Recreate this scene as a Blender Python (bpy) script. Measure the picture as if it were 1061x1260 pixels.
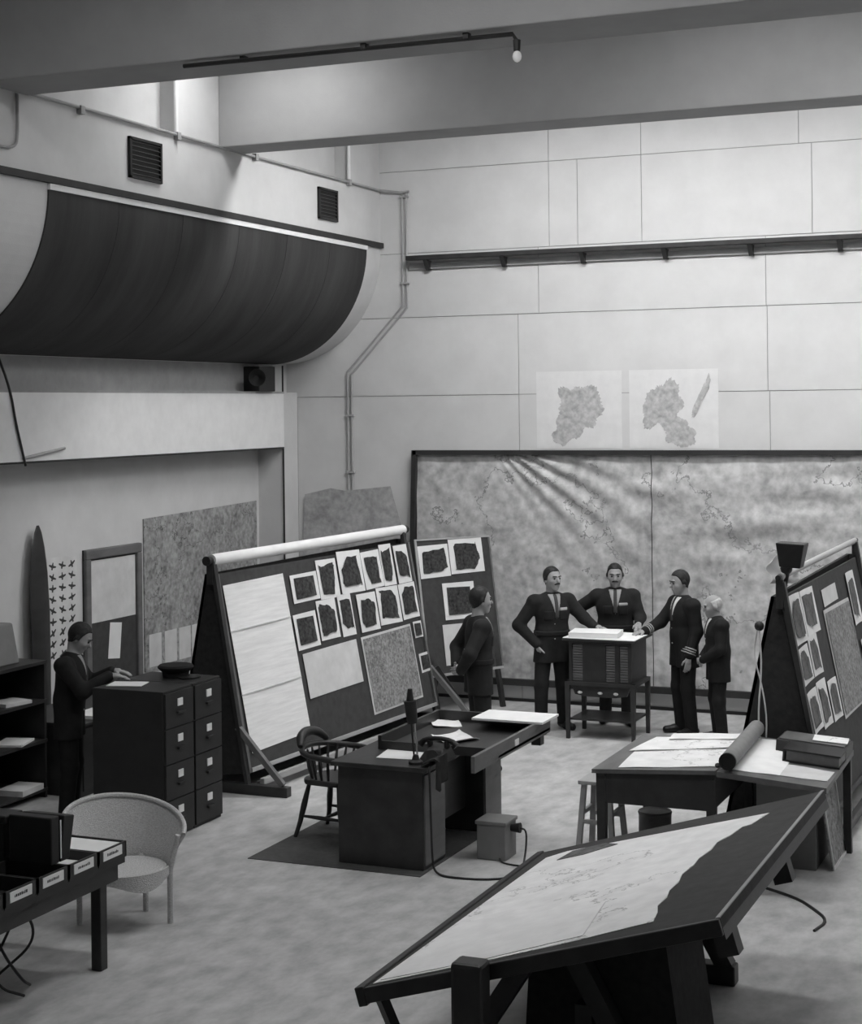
import bpy, math, random
import numpy as np
from mathutils import Vector, Matrix
random.seed(4); RNG = np.random.default_rng(7)
for o in list(bpy.data.objects): bpy.data.objects.remove(o)
SC = bpy.context.scene; COL = SC.collection
# ------------------------------------------------------------------ camera (level view camera, lowered front)
FPX = 2070.0; YAW = math.radians(23.03); ROLL = 0.01128
cam = bpy.data.cameras.new('camera'); CAM = bpy.data.objects.new('camera', cam); COL.objects.link(CAM)
cam.sensor_fit = 'VERTICAL'; cam.sensor_height = 36.0; cam.lens = 36.0 * FPX / 1260.0
cam.shift_x = 0.5 / 1260.0; cam.shift_y = -(630.0 - 499.9) / 1260.0
cam.clip_start = 0.05; cam.clip_end = 200
CAM.matrix_world = Matrix.Translation((0, 0, 3.5)) @ Matrix.Rotation(YAW, 4, 'Z') @ Matrix.Rotation(math.pi / 2, 4, 'X') @ Matrix.Rotation(-ROLL, 4, 'Z')
SC.camera = CAM
# ------------------------------------------------------------------ world, exposure
W = bpy.data.worlds.new('world'); SC.world = W; W.use_nodes = True
W.node_tree.nodes['Background'].inputs[0].default_value = (1, 1, 1, 1)
W.node_tree.nodes['Background'].inputs[1].default_value = 0.09
SC.view_settings.view_transform = 'Standard'; SC.view_settings.look = 'None'
SC.view_settings.gamma = 1.0; SC.view_settings.use_curve_mapping = False
SC.view_settings.exposure = 0.12
# trough lights hang between the ceiling beams, unseen from here: (x0, x1, y, z, strength)
TROUGHS = [(-6.9, -4.9, 15.9, 7.15, 42), (-4.5, -2.2, 15.9, 7.15, 34), (-1.8, .8, 15.9, 7.15, 21), (1.2, 3.8, 15.8, 7.15, 16),
           (-8.2, -7.0, 13.9, 7.15, 19), (-3.6, -1.4, 12.4, 7.15, 36), (.2, 2.2, 12.4, 7.15, 16),
           (-6.4, -5.0, 8.3, 7.15, 20), (-4.0, -2.4, 8.3, 7.15, 30), (-.2, 1.3, 8.3, 7.15, 7)]  # front-bay row is out of view, added to light the foreground
# ------------------------------------------------------------------ materials
def srgb(v):
    v /= 255.0
    return v / 12.92 if v <= 0.04045 else ((v + 0.055) / 1.055) ** 2.4
def mat(name, g, rough=0.8, var=0.12, scale=6.0, bump=0.0, bscale=60.0, stretch=(1, 1, 1), spec=0.3, metal=0.0, detail=5.0):
    m = bpy.data.materials.new(name); m.use_nodes = True; nt = m.node_tree; N = nt.nodes; L = nt.links
    b = N['Principled BSDF']; b.inputs['Roughness'].default_value = rough
    b.inputs['Specular IOR Level'].default_value = spec; b.inputs['Metallic'].default_value = metal
    tc = N.new('ShaderNodeTexCoord'); mp = N.new('ShaderNodeMapping'); mp.inputs['Scale'].default_value = stretch
    L.new(tc.outputs['Object'], mp.inputs[0])
    n = N.new('ShaderNodeTexNoise'); n.inputs['Scale'].default_value = scale; n.inputs['Detail'].default_value = detail
    n.inputs['Roughness'].default_value = 0.6; L.new(mp.outputs[0], n.inputs[0])
    r = N.new('ShaderNodeValToRGB'); lo, hi = g * (1 - var), min(1, g * (1 + var))
    r.color_ramp.elements[0].position = 0.3; r.color_ramp.elements[1].position = 0.7
    r.color_ramp.elements[0].color = (lo, lo, lo, 1); r.color_ramp.elements[1].color = (hi, hi, hi, 1)
    L.new(n.outputs['Fac'], r.inputs[0]); L.new(r.outputs[0], b.inputs['Base Color'])
    if bump:
        n2 = N.new('ShaderNodeTexNoise'); n2.inputs['Scale'].default_value = bscale; L.new(mp.outputs[0], n2.inputs[0])
        bp = N.new('ShaderNodeBump'); bp.inputs['Strength'].default_value = bump; bp.inputs['Distance'].default_value = 0.01
        L.new(n2.outputs['Fac'], bp.inputs['Height']); L.new(bp.outputs[0], b.inputs['Normal'])
    return m
def map_mat(name, lo, hi, line, scale=3.0, lines=True, rough=0.75, fine=22.0, mixf=0.5, seed=0.0, lw=.003):
    """printed relief map: blotchy tone, fine speckle and thin river lines"""
    m = bpy.data.materials.new(name); m.use_nodes = True; nt = m.node_tree; N = nt.nodes; L = nt.links
    b = N['Principled BSDF']; b.inputs['Roughness'].default_value = rough; b.inputs['Specular IOR Level'].default_value = 0.15
    tc = N.new('ShaderNodeTexCoord'); mp = N.new('ShaderNodeMapping'); mp.inputs['Location'].default_value = (seed, seed * 2, seed * 3)
    L.new(tc.outputs['Object'], mp.inputs[0])
    n = N.new('ShaderNodeTexNoise'); n.inputs['Scale'].default_value = scale; n.inputs['Detail'].default_value = 9; n.inputs['Roughness'].default_value = 0.68
    n.inputs['Distortion'].default_value = 0.6; L.new(mp.outputs[0], n.inputs[0])
    f = N.new('ShaderNodeTexNoise'); f.inputs['Scale'].default_value = fine; f.inputs['Detail'].default_value = 6; L.new(mp.outputs[0], f.inputs[0])
    mx = N.new('ShaderNodeMix'); mx.inputs[0].default_value = 1 - mixf; L.new(n.outputs['Fac'], mx.inputs[2]); L.new(f.outputs['Fac'], mx.inputs[3])
    r = N.new('ShaderNodeValToRGB'); r.color_ramp.elements[0].position = 0.36; r.color_ramp.elements[1].position = 0.62
    r.color_ramp.elements[0].color = (lo, lo, lo, 1); r.color_ramp.elements[1].color = (hi, hi, hi, 1)
    L.new(mx.outputs[0], r.inputs[0]); out = r.outputs[0]
    if lines:
        q = N.new('ShaderNodeTexNoise'); q.inputs['Scale'].default_value = scale * 0.55; q.inputs['Detail'].default_value = 7; q.inputs['Roughness'].default_value = 0.6
        mp2 = N.new('ShaderNodeMapping'); mp2.inputs['Location'].default_value = (7 + seed, 3, 5); L.new(tc.outputs['Object'], mp2.inputs[0]); L.new(mp2.outputs[0], q.inputs[0])
        s = N.new('ShaderNodeMath'); s.operation = 'SUBTRACT'; s.inputs[1].default_value = 0.5; L.new(q.outputs['Fac'], s.inputs[0])
        a = N.new('ShaderNodeMath'); a.operation = 'ABSOLUTE'; L.new(s.outputs[0], a.inputs[0])
        l = N.new('ShaderNodeMath'); l.operation = 'LESS_THAN'; l.inputs[1].default_value = lw; L.new(a.outputs[0], l.inputs[0])
        m2 = N.new('ShaderNodeMix'); m2.data_type = 'RGBA'; L.new(l.outputs[0], m2.inputs[0]); L.new(out, m2.inputs[6]); m2.inputs[7].default_value = (line, line, line, 1)
        out = m2.outputs[2]
    L.new(out, b.inputs['Base Color'])
    return m
def emit_mat(name, s):
    m = bpy.data.materials.new(name); m.use_nodes = True; b = m.node_tree.nodes['Principled BSDF']
    b.inputs['Base Color'].default_value = (.9, .9, .9, 1); b.inputs['Emission Color'].default_value = (1, 1, 1, 1); b.inputs['Emission Strength'].default_value = s
    return m
M = {}
M['wall'] = mat('wall_distemper', .56, .9, .05, 3, .12, 90)
M['panel'] = mat('wallboard', .60, .9, .05, 2.5, .1, 120)
M['joint'] = mat('panel_joint', .30, .9, .1)
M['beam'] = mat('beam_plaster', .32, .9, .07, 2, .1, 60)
M['cove'] = mat('cove_cloth', .042, .9, .30, 1.1, .2, 50, (1, 2.5, .3))
M['floor'] = mat('floor_covering', .42, .55, .25, 6.5, .05, 30, (1, .55, 1), .35, detail=8)
M['dark_trim'] = mat('dark_trim', .03, .6, .2)
M['white_trim'] = mat('white_trim', .72, .6, .05)
M['grey_trim'] = mat('grey_trim', .32, .7, .1)
M['pipe'] = mat('painted_pipe', .36, .5, .1)
M['black'] = mat('black_enamel', .022, .45, .2, 8)
M['cloth'] = mat('dark_canvas', .030, .95, .25, 20)
M['darkwood'] = mat('dark_stained_wood', .030, .45, .35, 5, .1, 40, (1, .3, 1), .4)
M['midwood'] = mat('mid_wood', .13, .5, .25, 6, .08, 40, (1, .3, 1), .4)
M['lightwood'] = mat('light_wood', .34, .55, .18, 6, .08, 40, (1, .2, 1))
M['steel'] = mat('filing_steel', .022, .5, .2, 7)
M['steel_side'] = M['steel']
M['board'] = mat('pinboard', .050, .85, .18, 12, .1, 150)
M['linen'] = mat('board_linen', .10, .85, .15, 14, .15, 200)
M['paper'] = mat('paper', .74, .85, .05, 6)
M['wallpaper'] = mat('map_paper', .68, .85, .05, 6)
M['paper2'] = mat('paper_dull', .58, .85, .10, 5)
M['typed'] = mat('typed_sheet', .74, .85, .10, 5, 0, 1, (.7, .5, 7))
M['label'] = mat('label_card', .78, .8, .04)
M['ink'] = mat('ink', .05, .8, .2)
M['print'] = map_mat('photo_print', .012, .085, .02, 5, False, fine=30)
M['print2'] = map_mat('photo_print_grey', .06, .17, .02, 6, False, fine=35, seed=3)
M['relief'] = map_mat('relief_map', .28, .62, .26, 1.1, True, fine=9, mixf=.5, seed=1)
M['relief2'] = map_mat('dark_relief_map', .15, .40, .08, 2.6, True, fine=20, mixf=.5, seed=5)
M['relief3'] = map_mat('faded_relief_map', .26, .50, .12, 1.8, False, fine=14, mixf=.6, seed=9)
M['chart'] = map_mat('chart_paper', .70, .85, .50, 1.3, True, fine=8, mixf=.5, seed=2)
M['chart2'] = map_mat('chart_sheet', .74, .84, .35, 1.6, False, fine=8, mixf=.5, seed=6)
M['greymap'] = map_mat('grey_map', .13, .34, .08, 4, True, fine=30, mixf=.3, seed=4)
M['land'] = map_mat('land_tone', .30, .55, .1, 5, False, fine=18, seed=8)
M['wicker'] = mat('wicker', .50, .7, .22, 70, .8, 110, (1, 1, 2))
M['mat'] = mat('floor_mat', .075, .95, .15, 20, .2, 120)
M['greybox'] = mat('grey_paint', .20, .6, .1)
M['tube'] = mat('kraft_tube', .22, .7, .12, 9)
M['skin'] = mat('skin', .31, .55, .06, 9)
M['hair'] = mat('dark_hair', .018, .6, .3, 40)
M['grey_hair'] = mat('grey_hair', .42, .6, .2, 40)
M['suit'] = mat('dark_serge', .011, .9, .25, 14)
M['suit2'] = mat('service_dress', .015, .9, .25, 14)
M['shirt'] = mat('shirt', .62, .8, .05)
M['shirt2'] = mat('grey_shirt', .30, .8, .05)
M['shoe'] = mat('shoe_leather', .012, .35, .2)
M['braid'] = mat('braid', .35, .5, .1)
M['bulb'] = emit_mat('unused_bulb_glass', 0.0); M['bulb'].node_tree.nodes['Principled BSDF'].inputs['Roughness'].default_value = .1
M['metal'] = mat('bright_metal', .45, .3, .1, metal=.8)
# ------------------------------------------------------------------ mesh builder
class MB:
    def __init__(s, X=None): s.v = []; s.f = []; s.X = X if X is not None else Matrix.Identity(4)
    def add(s, vs, fs, X=None):
        n = len(s.v); T = s.X @ X if X is not None else s.X
        s.v += [T @ Vector(p) for p in vs]; s.f += [[i + n for i in f] for f in fs]; return s
    def box(s, x0, x1, y0, y1, z0, z1, X=None):
        return s.add([(x0, y0, z0), (x1, y0, z0), (x1, y1, z0), (x0, y1, z0), (x0, y0, z1), (x1, y0, z1), (x1, y1, z1), (x0, y1, z1)],
                     [(0, 3, 2, 1), (4, 5, 6, 7), (0, 1, 5, 4), (1, 2, 6, 5), (2, 3, 7, 6), (3, 0, 4, 7)], X)
    def hexa(s, a, b):      # two quads (bottom ring, top ring), counter-clockwise seen from the top
        return s.add(list(a) + list(b), [(3, 2, 1, 0), (4, 5, 6, 7), (0, 1, 5, 4), (1, 2, 6, 5), (2, 3, 7, 6), (3, 0, 4, 7)])
    def prism(s, poly, h0, h1, X=None):      # polygon in local xy, extruded in z
        n = len(poly); vs = [(p[0], p[1], h0) for p in poly] + [(p[0], p[1], h1) for p in poly]
        fs = [tuple(range(n - 1, -1, -1)), tuple(range(n, 2 * n))] + [(i, (i + 1) % n, n + (i + 1) % n, n + i) for i in range(n)]
        return s.add(vs, fs, X)
    def cyl(s, p, q, r0, r1=None, n=12):
        r1 = r0 if r1 is None else r1; p = Vector(p); q = Vector(q); d = (q - p).normalized()
        a = d.orthogonal().normalized(); b = d.cross(a); vs = []
        for c, r in ((p, r0), (q, r1)):
            for i in range(n):
                t = 2 * math.pi * i / n; vs.append(c + (a * math.cos(t) + b * math.sin(t)) * r)
        return s.add(vs, [tuple(range(n - 1, -1, -1)), tuple(range(n, 2 * n))] + [(i, (i + 1) % n, n + (i + 1) % n, n + i) for i in range(n)])
    def bar(s, p, q, w, h, up=(0, 0, 1)):    # rectangular bar between two points
        p = Vector(p); q = Vector(q); d = (q - p).normalized(); u = Vector(up); a = d.cross(u).normalized(); u = a.cross(d)
        ring = lambda c: [c - a * w / 2 - u * h / 2, c + a * w / 2 - u * h / 2, c + a * w / 2 + u * h / 2, c - a * w / 2 + u * h / 2]
        return s.add(ring(p) + ring(q), [(0, 1, 2, 3), (7, 6, 5, 4), (1, 0, 4, 5), (2, 1, 5, 6), (3, 2, 6, 7), (0, 3, 7, 4)])
    def tube(s, pts, r, n=8, smooth=0):
        P = [Vector(p) for p in pts]
        for _ in range(smooth):
            Q = [P[0]]
            for a, b in zip(P[:-1], P[1:]): Q += [a * .75 + b * .25, a * .25 + b * .75]
            P = Q + [P[-1]]
        rr = r if isinstance(r, (list, tuple)) else None; vs = []; m = len(P); a = None
        for k, c in enumerate(P):
            d = (P[min(k + 1, m - 1)] - P[max(k - 1, 0)]).normalized()
            a = d.orthogonal().normalized() if a is None else (a - d * a.dot(d)).normalized()
            b = d.cross(a); R = r if rr is None else np.interp(k / (m - 1), np.linspace(0, 1, len(rr)), rr)
            for i in range(n):
                t = 2 * math.pi * i / n; vs.append(c + (a * math.cos(t) + b * math.sin(t)) * R)
        fs = [(k * n + i, k * n + (i + 1) % n, (k + 1) * n + (i + 1) % n, (k + 1) * n + i) for k in range(m - 1) for i in range(n)]
        return s.add(vs, fs + [tuple(range(n - 1, -1, -1)), tuple(range((m - 1) * n, m * n))])
    def lathe(s, prof, n=24, X=None):        # profile of (r, z), about local z
        vs = []; m = len(prof)
        for r, z in prof:
            for i in range(n):
                t = 2 * math.pi * i / n; vs.append((r * math.cos(t), r * math.sin(t), z))
        fs = [(k * n + i, k * n + (i + 1) % n, (k + 1) * n + (i + 1) % n, (k + 1) * n + i) for k in range(m - 1) for i in range(n)]
        return s.add(vs, fs + [tuple(range(n - 1, -1, -1)), tuple(range((m - 1) * n, m * n))], X)
    def ball(s, c, r, n=14, X=None):
        c = Vector(c); r = (r, r, r) if not isinstance(r, (tuple, list)) else r; vs = []; fs = []; m = n // 2
        for k in range(m + 1):
            p = math.pi * k / m
            for i in range(n):
                t = 2 * math.pi * i / n; vs.append((c.x + r[0] * math.sin(p) * math.cos(t), c.y + r[1] * math.sin(p) * math.sin(t), c.z - r[2] * math.cos(p)))
        for k in range(m):
            for i in range(n): fs.append((k * n + i, k * n + (i + 1) % n, (k + 1) * n + (i + 1) % n, (k + 1) * n + i))
        return s.add(vs, fs, X)
    def sheet(s, fn, nu, nv, t=0.0015):      # fn(u,v)->(point, normal) ; thin solid sheet
        top = []; bot = []
        for j in range(nv + 1):
            for i in range(nu + 1):
                p, nn = fn(i / nu, j / nv); p = Vector(p); nn = Vector(nn); top.append(p + nn * t); bot.append(p)
        K = (nu + 1); o = len(top); fs = []
        for j in range(nv):
            for i in range(nu):
                a, b, c, d = j * K + i, j * K + i + 1, (j + 1) * K + i + 1, (j + 1) * K + i
                fs += [(a, b, c, d), (o + d, o + c, o + b, o + a)]
        edge = [i for i in range(K)] + [j * K + nu for j in range(1, nv + 1)] + [nv * K + i for i in range(nu - 1, -1, -1)] + [j * K for j in range(nv - 1, 0, -1)]
        for k in range(len(edge)):
            a, b = edge[k], edge[(k + 1) % len(edge)]; fs.append((b, a, o + a, o + b))
        return s.add(top + bot, fs)
    def build(s, name, m, parent=None, smooth=False, bevel=0.0, origin=None):
        me = bpy.data.meshes.new(name); o = bpy.data.objects.new(name, me); COL.objects.link(o)
        if parent is not None:
            o.parent = parent; inv = world_of(parent).inverted(); vs = [inv @ p for p in s.v]
        else:
            if origin is None:
                A = np.array([tuple(p) for p in s.v]); c = (A.min(0) + A.max(0)) / 2; origin = Vector((c[0], c[1], A[:, 2].min()))
            o.location = origin; vs = [p - Vector(origin) for p in s.v]
        me.from_pydata([tuple(p) for p in vs], [], s.f); me.materials.append(M[m] if isinstance(m, str) else m); me.update()
        if smooth:
            me.polygons.foreach_set('use_smooth', [True] * len(me.polygons))
            try: me.set_sharp_from_angle(angle=math.radians(40))
            except Exception: pass
        if bevel:
            b = o.modifiers.new('bevel', 'BEVEL'); b.width = bevel; b.segments = 2; b.limit_method = 'ANGLE'; b.angle_limit = math.radians(40)
        return o
def world_of(o):
    Mx = Matrix.LocRotScale(o.location, o.rotation_euler, o.scale)
    return world_of(o.parent) @ Mx if o.parent else Mx
def tag(o, label, cat, group=None):
    o['label'] = label; o['category'] = cat
    if group: o['group'] = group
    return o
def thing(name, label, cat, loc, rz=0.0, group=None):
    o = bpy.data.objects.new(name, None); COL.objects.link(o); o.location = loc; o.rotation_euler = (0, 0, rz); o.empty_display_size = .1
    return tag(o, label, cat, group)
def struct(o): o['kind'] = 'structure'; return o
def frame(o, u, v):        # matrix with x=u, y=v, z=u x v at origin o
    u = Vector(u).normalized(); v = Vector(v); v = (v - u * v.dot(u)).normalized(); n = u.cross(v)
    return Matrix(((u.x, v.x, n.x, o[0]), (u.y, v.y, n.y, o[1]), (u.z, v.z, n.z, o[2]), (0, 0, 0, 1)))
# ------------------------------------------------------------------ room shell
BY = 18.72            # back wall face
struct(MB().box(-10.13, 4.0, -3.0, BY, -.12, 0).build('floor', 'floor'))
arc = [(-9.92 + 1.32 * math.cos(t), 5.42 - 1.37 * math.sin(t)) for t in np.linspace(math.pi / 2, 0, 25)]
prof = [(-10.13, 0), (-10.13, 3.0), (-9.77, 3.0), (-9.77, 3.69), (-9.92, 3.69)] + arc + [(-8.6, 6.15), (-8.78, 6.15), (-8.78, 7.5), (-10.5, 7.5), (-10.5, 0)]
XZ = lambda y: Matrix(((1, 0, 0, 0), (0, 0, -1, y), (0, 1, 0, 0), (0, 0, 0, 1)))    # local (x,y,z)->(x, Y-z, y)
wl = struct(MB().prism(prof, 0, BY + 3.0, XZ(BY)).build('wall_left', 'wall', origin=Vector((-10.2, 8, 0))))
def arc_shell(y0, y1, t0, t1, off, thick, n=24):
    P = []
    for r in (off, off + thick):
        ts = np.linspace(t0, t1, n) if r == off else np.linspace(t1, t0, n)
        P += [(-9.92 + (1.32 + r) * math.cos(t), 5.42 - (1.37 + r) * math.sin(t)) for t in ts]
    return MB().prism(P[::-1], 0, y1 - y0, XZ(y1))
# the dark cove covering is laid in bent boards, butted side by side
ys = [11.93, 13.0, 14.1, 15.2, 16.25, 17.3, 18.29]
for a, b in zip(ys[:-1], ys[1:]):
    arc_shell(a + .003, b - .003, math.radians(89.5), math.radians(.5), .0, .018).build('cove_panel', 'cove', wl, smooth=True)
MB().box(-8.6, -8.555, -1, BY, 5.44, 5.50).build('fascia_moulding', 'dark_trim', wl)
MB().box(-8.6, -8.57, 11.93, 18.29, 5.385, 5.437).build('white_bead', 'white_trim', wl)
MB().box(-9.92, -9.885, -1, BY - .4, 4.03, 4.06).build('cove_bead', 'white_trim', wl)
MB().box(-9.771, -9.764, -1, BY - .37, 3.0, 3.68).build('bulkhead_face', 'white_trim', wl)
MB().box(-9.921, -9.915, -1, BY - .37, 3.69, 4.03).build('frieze_strip', 'grey_trim', wl)
MB().box(-9.775, -9.76, -1, BY - .37, 3.675, 3.70).build('bulkhead_bead', 'grey_trim', wl)
MB().box(-9.775, -9.763, -1, BY - .37, 3.0, 3.02).build('bulkhead_edge', 'dark_trim', wl)
MB().box(-10.13, -9.77, 18.35, BY, 0, 3.0).build('pilaster', 'wall', wl)
MB().box(-9.78, -9.765, 18.335, 18.352, 0, 4.02).build('corner_bead', 'dark_trim', wl)
MB().box(-8.78, -8.6, 14.02, 14.85, 6.15, 7.5).build('pilaster', 'wall', wl)
MB().box(-8.78, -8.6, 17.84, BY, 6.15, 7.5).build('pilaster', 'wall', wl)
MB().box(-8.78, -8.6, 10.2, 11.02, 6.15, 7.5).build('pilaster', 'wall', wl)
wb = struct(MB().box(-10.13, 4.0, BY + .012, BY + .2, 0, 7.5).build('wall_back', 'joint'))
bands = [(0, 3.63, [-9.77, -6.82, -3.85, -.9, 2.05, 4]), (3.63, 4.58, [-10.1, -6.82, -3.87, -.9, 2.05, 4]), (4.58, 5.36, [-10.1, -6.56, -3.88, -1.2, 1.5, 4]),
         (5.36, 6.36, [-8.65, -6.42, -6.07, -5.30, -3.36, -1.3, .8, 4]), (6.36, 7.5, [-8.65, -6.42, -5.30, -3.5, -1.7, .1, 1.9, 4])]
for z0, z1, xs in bands:
    for a, b in zip(xs[:-1], xs[1:]):
        MB().box(a + .004, b - .004, BY, BY + .014, z0 + .004, z1 - .004).build('wall_panel', 'panel', wb)
struct(MB().box(-9.77, 4, BY - .03, BY - .001, 0, .035).build('baseboard_back', 'dark_trim'))
struct(MB().box(4.0, 4.2, -3, BY, 0, 7.5).build('wall_right', 'wall'))
ce = struct(MB().box(-8.78, 4.0, -3.0, BY, 7.5, 7.7).build('ceiling', 'wall'))
nb_ = 1
for y0, y1 in ((3.4, 4.05), (7.2, 7.85), (11.0, 11.66), (14.83, 15.33)):  # ceiling beams spanning the room
    struct(MB().box(-8.6, 4.0, y0, y1, 6.14, 7.5).build('ceiling_beam_%d' % nb_, 'beam', bevel=.012)); nb_ += 1
# ------------------------------------------------------------------ trough lights (up between the beams)
ORDL = ['first', 'second', 'third', 'fourth']; cnt = {}
for (x0, x1, y, z, st) in TROUGHS:
    bay = 'back bay' if y > 15 else ('middle bay' if y > 11 else 'added fill row of front bay'); k = cnt.get(bay, 0); cnt[bay] = k + 1
    t = thing('trough_light', '%s white ceiling trough light from the curved-cove wall in %s' % (ORDL[k], bay), 'light', ((x0 + x1) / 2, y, z), 0, 'trough lights between the beams')
    MB().hexa([(x0, y - .28, z), (x1, y - .28, z), (x1, y + .28, z), (x0, y + .28, z)], [(x0, y - .1, z + .18), (x1, y - .1, z + .18), (x1, y + .1, z + .18), (x0, y + .1, z + .18)]).build('reflector', 'white_trim', t)
    MB().box(x0 + .03, x1 - .03, y - .25, y + .25, z - .012, z - .001).build('diffuser', emit_mat('diffuser_lit', st), t)
    for x in (x0 + .4, x1 - .4): MB().cyl((x, y, z + .18), (x, y, 7.497), .012, n=6).build('rod', 'black', t)
# ------------------------------------------------------------------ fixtures on the left wall
def grille(y0, y1, z0, z1, label):
    t = thing('ventilation_grille', label, 'vent', (-8.6, (y0 + y1) / 2, z0), 0, 'vents on the upper fascia')
    MB().box(-8.6, -8.592, y0, y1, z0, z1).build('backing', 'black', t)
    f = MB()
    for a, b, c, d in ((y0, y1, z0, z0 + .025), (y0, y1, z1 - .025, z1), (y0, y0 + .03, z0, z1), (y1 - .03, y1, z0, z1)): f.box(-8.6, -8.57, a, b, c, d)
    f.build('grille_frame', 'black', t)
    n = 8
    for k in range(n):
        z = z0 + .04 + (z1 - z0 - .08) * k / (n - 1)
        MB().bar((-8.583, y0 + .03, z), (-8.583, y1 - .03, z), .022, .008, (.5, 0, 1)).build('slat', 'darkwood', t)
grille(13.17, 13.72, 5.64, 6.02, 'black slatted vent in fascia beside the front of the deep beam')
grille(17.02, 17.5, 5.64, 6.0, 'black slatted vent in fascia close to the back wall corner')
t = thing('service_pipe', 'thin grey pipe running along top of the fascia to corner', 'pipe', (-8.57, 15, 6.13))
MB().tube([(-8.575, 11.5, 6.16), (-8.575, 15.45, 6.14), (-8.575, 18.66, 6.14), (-8.3, 18.69, 6.10), (-8.2, 18.69, 6.11)], .016, 8).build('pipe', 'grey_trim', t, True)
for y in (12.4, 14.0, 15.55, 17.8):
    MB().box(-8.6, -8.55, y - .03, y + .03, 6.10, 6.17).build('pipe_clip', 'grey_trim', t)
for y, lab in ((13.99, 'white conduit dropping to pipe beside deep beam'), (17.82, 'white conduit dropping to pipe near back wall corner')):
    tag(MB().tube([(-8.585, y, 7.5), (-8.585, y, 6.17)], .022, 8).build('conduit', 'white_trim', smooth=True), lab, 'conduit')
tag(MB().tube([(-8.58, 11.5, 6.13), (-8.58, 11.5, 5.75), (-8.58, 11.45, 5.68), (-8.58, 11.3, 5.66), (-8.58, 10.9, 5.66)], .014, 8, 2).build('conduit', 'grey_trim', smooth=True), 'thin bent conduit on fascia under the front beam', 'conduit')
# speaker and lamp head on the ledge above the bulkhead
t = thing('wall_loudspeaker', 'black box loudspeaker with round horn standing on white bulkhead ledge', 'loudspeaker', (-9.8, 17.8, 3.70))
MB().box(-9.92, -9.70, 17.62, 18.02, 3.70, 4.0).build('box', 'black', t, bevel=.01)
MB().cyl((-9.76, 17.62, 3.86), (-9.72, 17.56, 3.855), .035, .03).build('neck', 'black', t, True)
MB().lathe([(.02, 0), (.035, .05), (.07, .12), (.105, .17), (.10, .175), (.03, .1)], 20, frame((-9.73, 17.58, 3.86), (1, 0, 0), (0, 0, 1)) @ Matrix.Rotation(math.radians(35), 4, 'Y')).build('horn', 'black', t, True)
tag(MB().tube([(-9.86, 12.86, 4.05), (-9.74, 12.90, 3.7), (-9.745, 12.98, 3.4), (-9.745, 13.05, 3.2), (-9.74, 13.12, 2.98)], .012, 8, 2).build('black_flex', 'black', smooth=True), 'black cord hanging down across the white bulkhead', 'cord')
tag(MB().tube([(-9.75, 13.1, 3.05), (-9.745, 13.5, 3.10), (-9.745, 13.75, 3.13)], .016, 8, 1).build('bulkhead_pipe', 'pipe', smooth=True), 'short pale pipe along the foot of the white bulkhead', 'pipe')
# ------------------------------------------------------------------ fixtures on the back wall
t = thing('wall_rail', 'long dark rail on brackets across the pale back wall', 'rail', (-5, BY - .05, 5.15))
MB().bar((-8.2, BY - .11, 5.29), (3.0, BY - .11, 5.29), .10, .055).build('rail_bar', 'darkwood', t, bevel=.006)
MB().box(-8.2, 3.0, BY - .03, BY, 5.16, 5.235).build('wall_plate', 'grey_trim', t)
for k in range(11):
    x = -7.95 + k * .98
    MB().add([(x - .025, BY - .15, 5.26), (x + .025, BY - .15, 5.26), (x + .025, BY - .002, 5.26), (x - .025, BY - .002, 5.26), (x - .025, BY - .06, 5.14), (x + .025, BY - .06, 5.14), (x + .025, BY - .002, 5.14), (x - .025, BY - .002, 5.14)],
             [(0, 1, 2, 3), (7, 6, 5, 4), (0, 4, 5, 1), (1, 5, 6, 2), (2, 6, 7, 3), (3, 7, 4, 0)]).build('bracket', 'darkwood', t)
t = thing('twin_conduit', 'pair of thin conduits bending down the back wall from corner', 'conduit', (-8.7, BY - .03, 2.4))
for d in (0, .055):
    MB().tube([(-8.30 + d, BY - .02, 6.12), (-8.30 + d, BY - .02, 4.73 - d * .5), (-9.06 + d, BY - .02, 3.93 - d * .5), (-9.06 + d, BY - .02, 2.30)], .013, 8).build('conduit_tube', 'pipe', t, True)
for x, z in ((-8.27, 6.05), (-8.27, 5.0), (-9.03, 3.4), (-9.03, 2.7)):
    MB().box(x - .06, x + .06, BY - .04, BY - .001, z - .012, z + .012).build('conduit_clip', 'pipe', t)
def blob(cx, cy, rx, ry, n, rough, seed, ang=0):
    r = np.random.default_rng(seed); ph = r.uniform(0, 6.28, 9); am = r.uniform(.4, 1, 9); P = []
    for i in range(n):
        a = 2 * math.pi * i / n; k = 1 + rough * sum(am[j] * math.sin((j + 2) * a + ph[j]) / (j + 1.6) for j in range(9)) + r.uniform(-.5, .5) * rough * .35
        x, y = rx * k * math.cos(a), ry * k * math.sin(a); P.append((cx + x * math.cos(ang) - y * math.sin(ang), cy + x * math.sin(ang) + y * math.cos(ang)))
    return P
WX = lambda y: Matrix(((1, 0, 0, 0), (0, 0, -1, y), (0, 1, 0, 0), (0, 0, 0, 1)))     # wall sheets: local z points into the room
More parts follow.
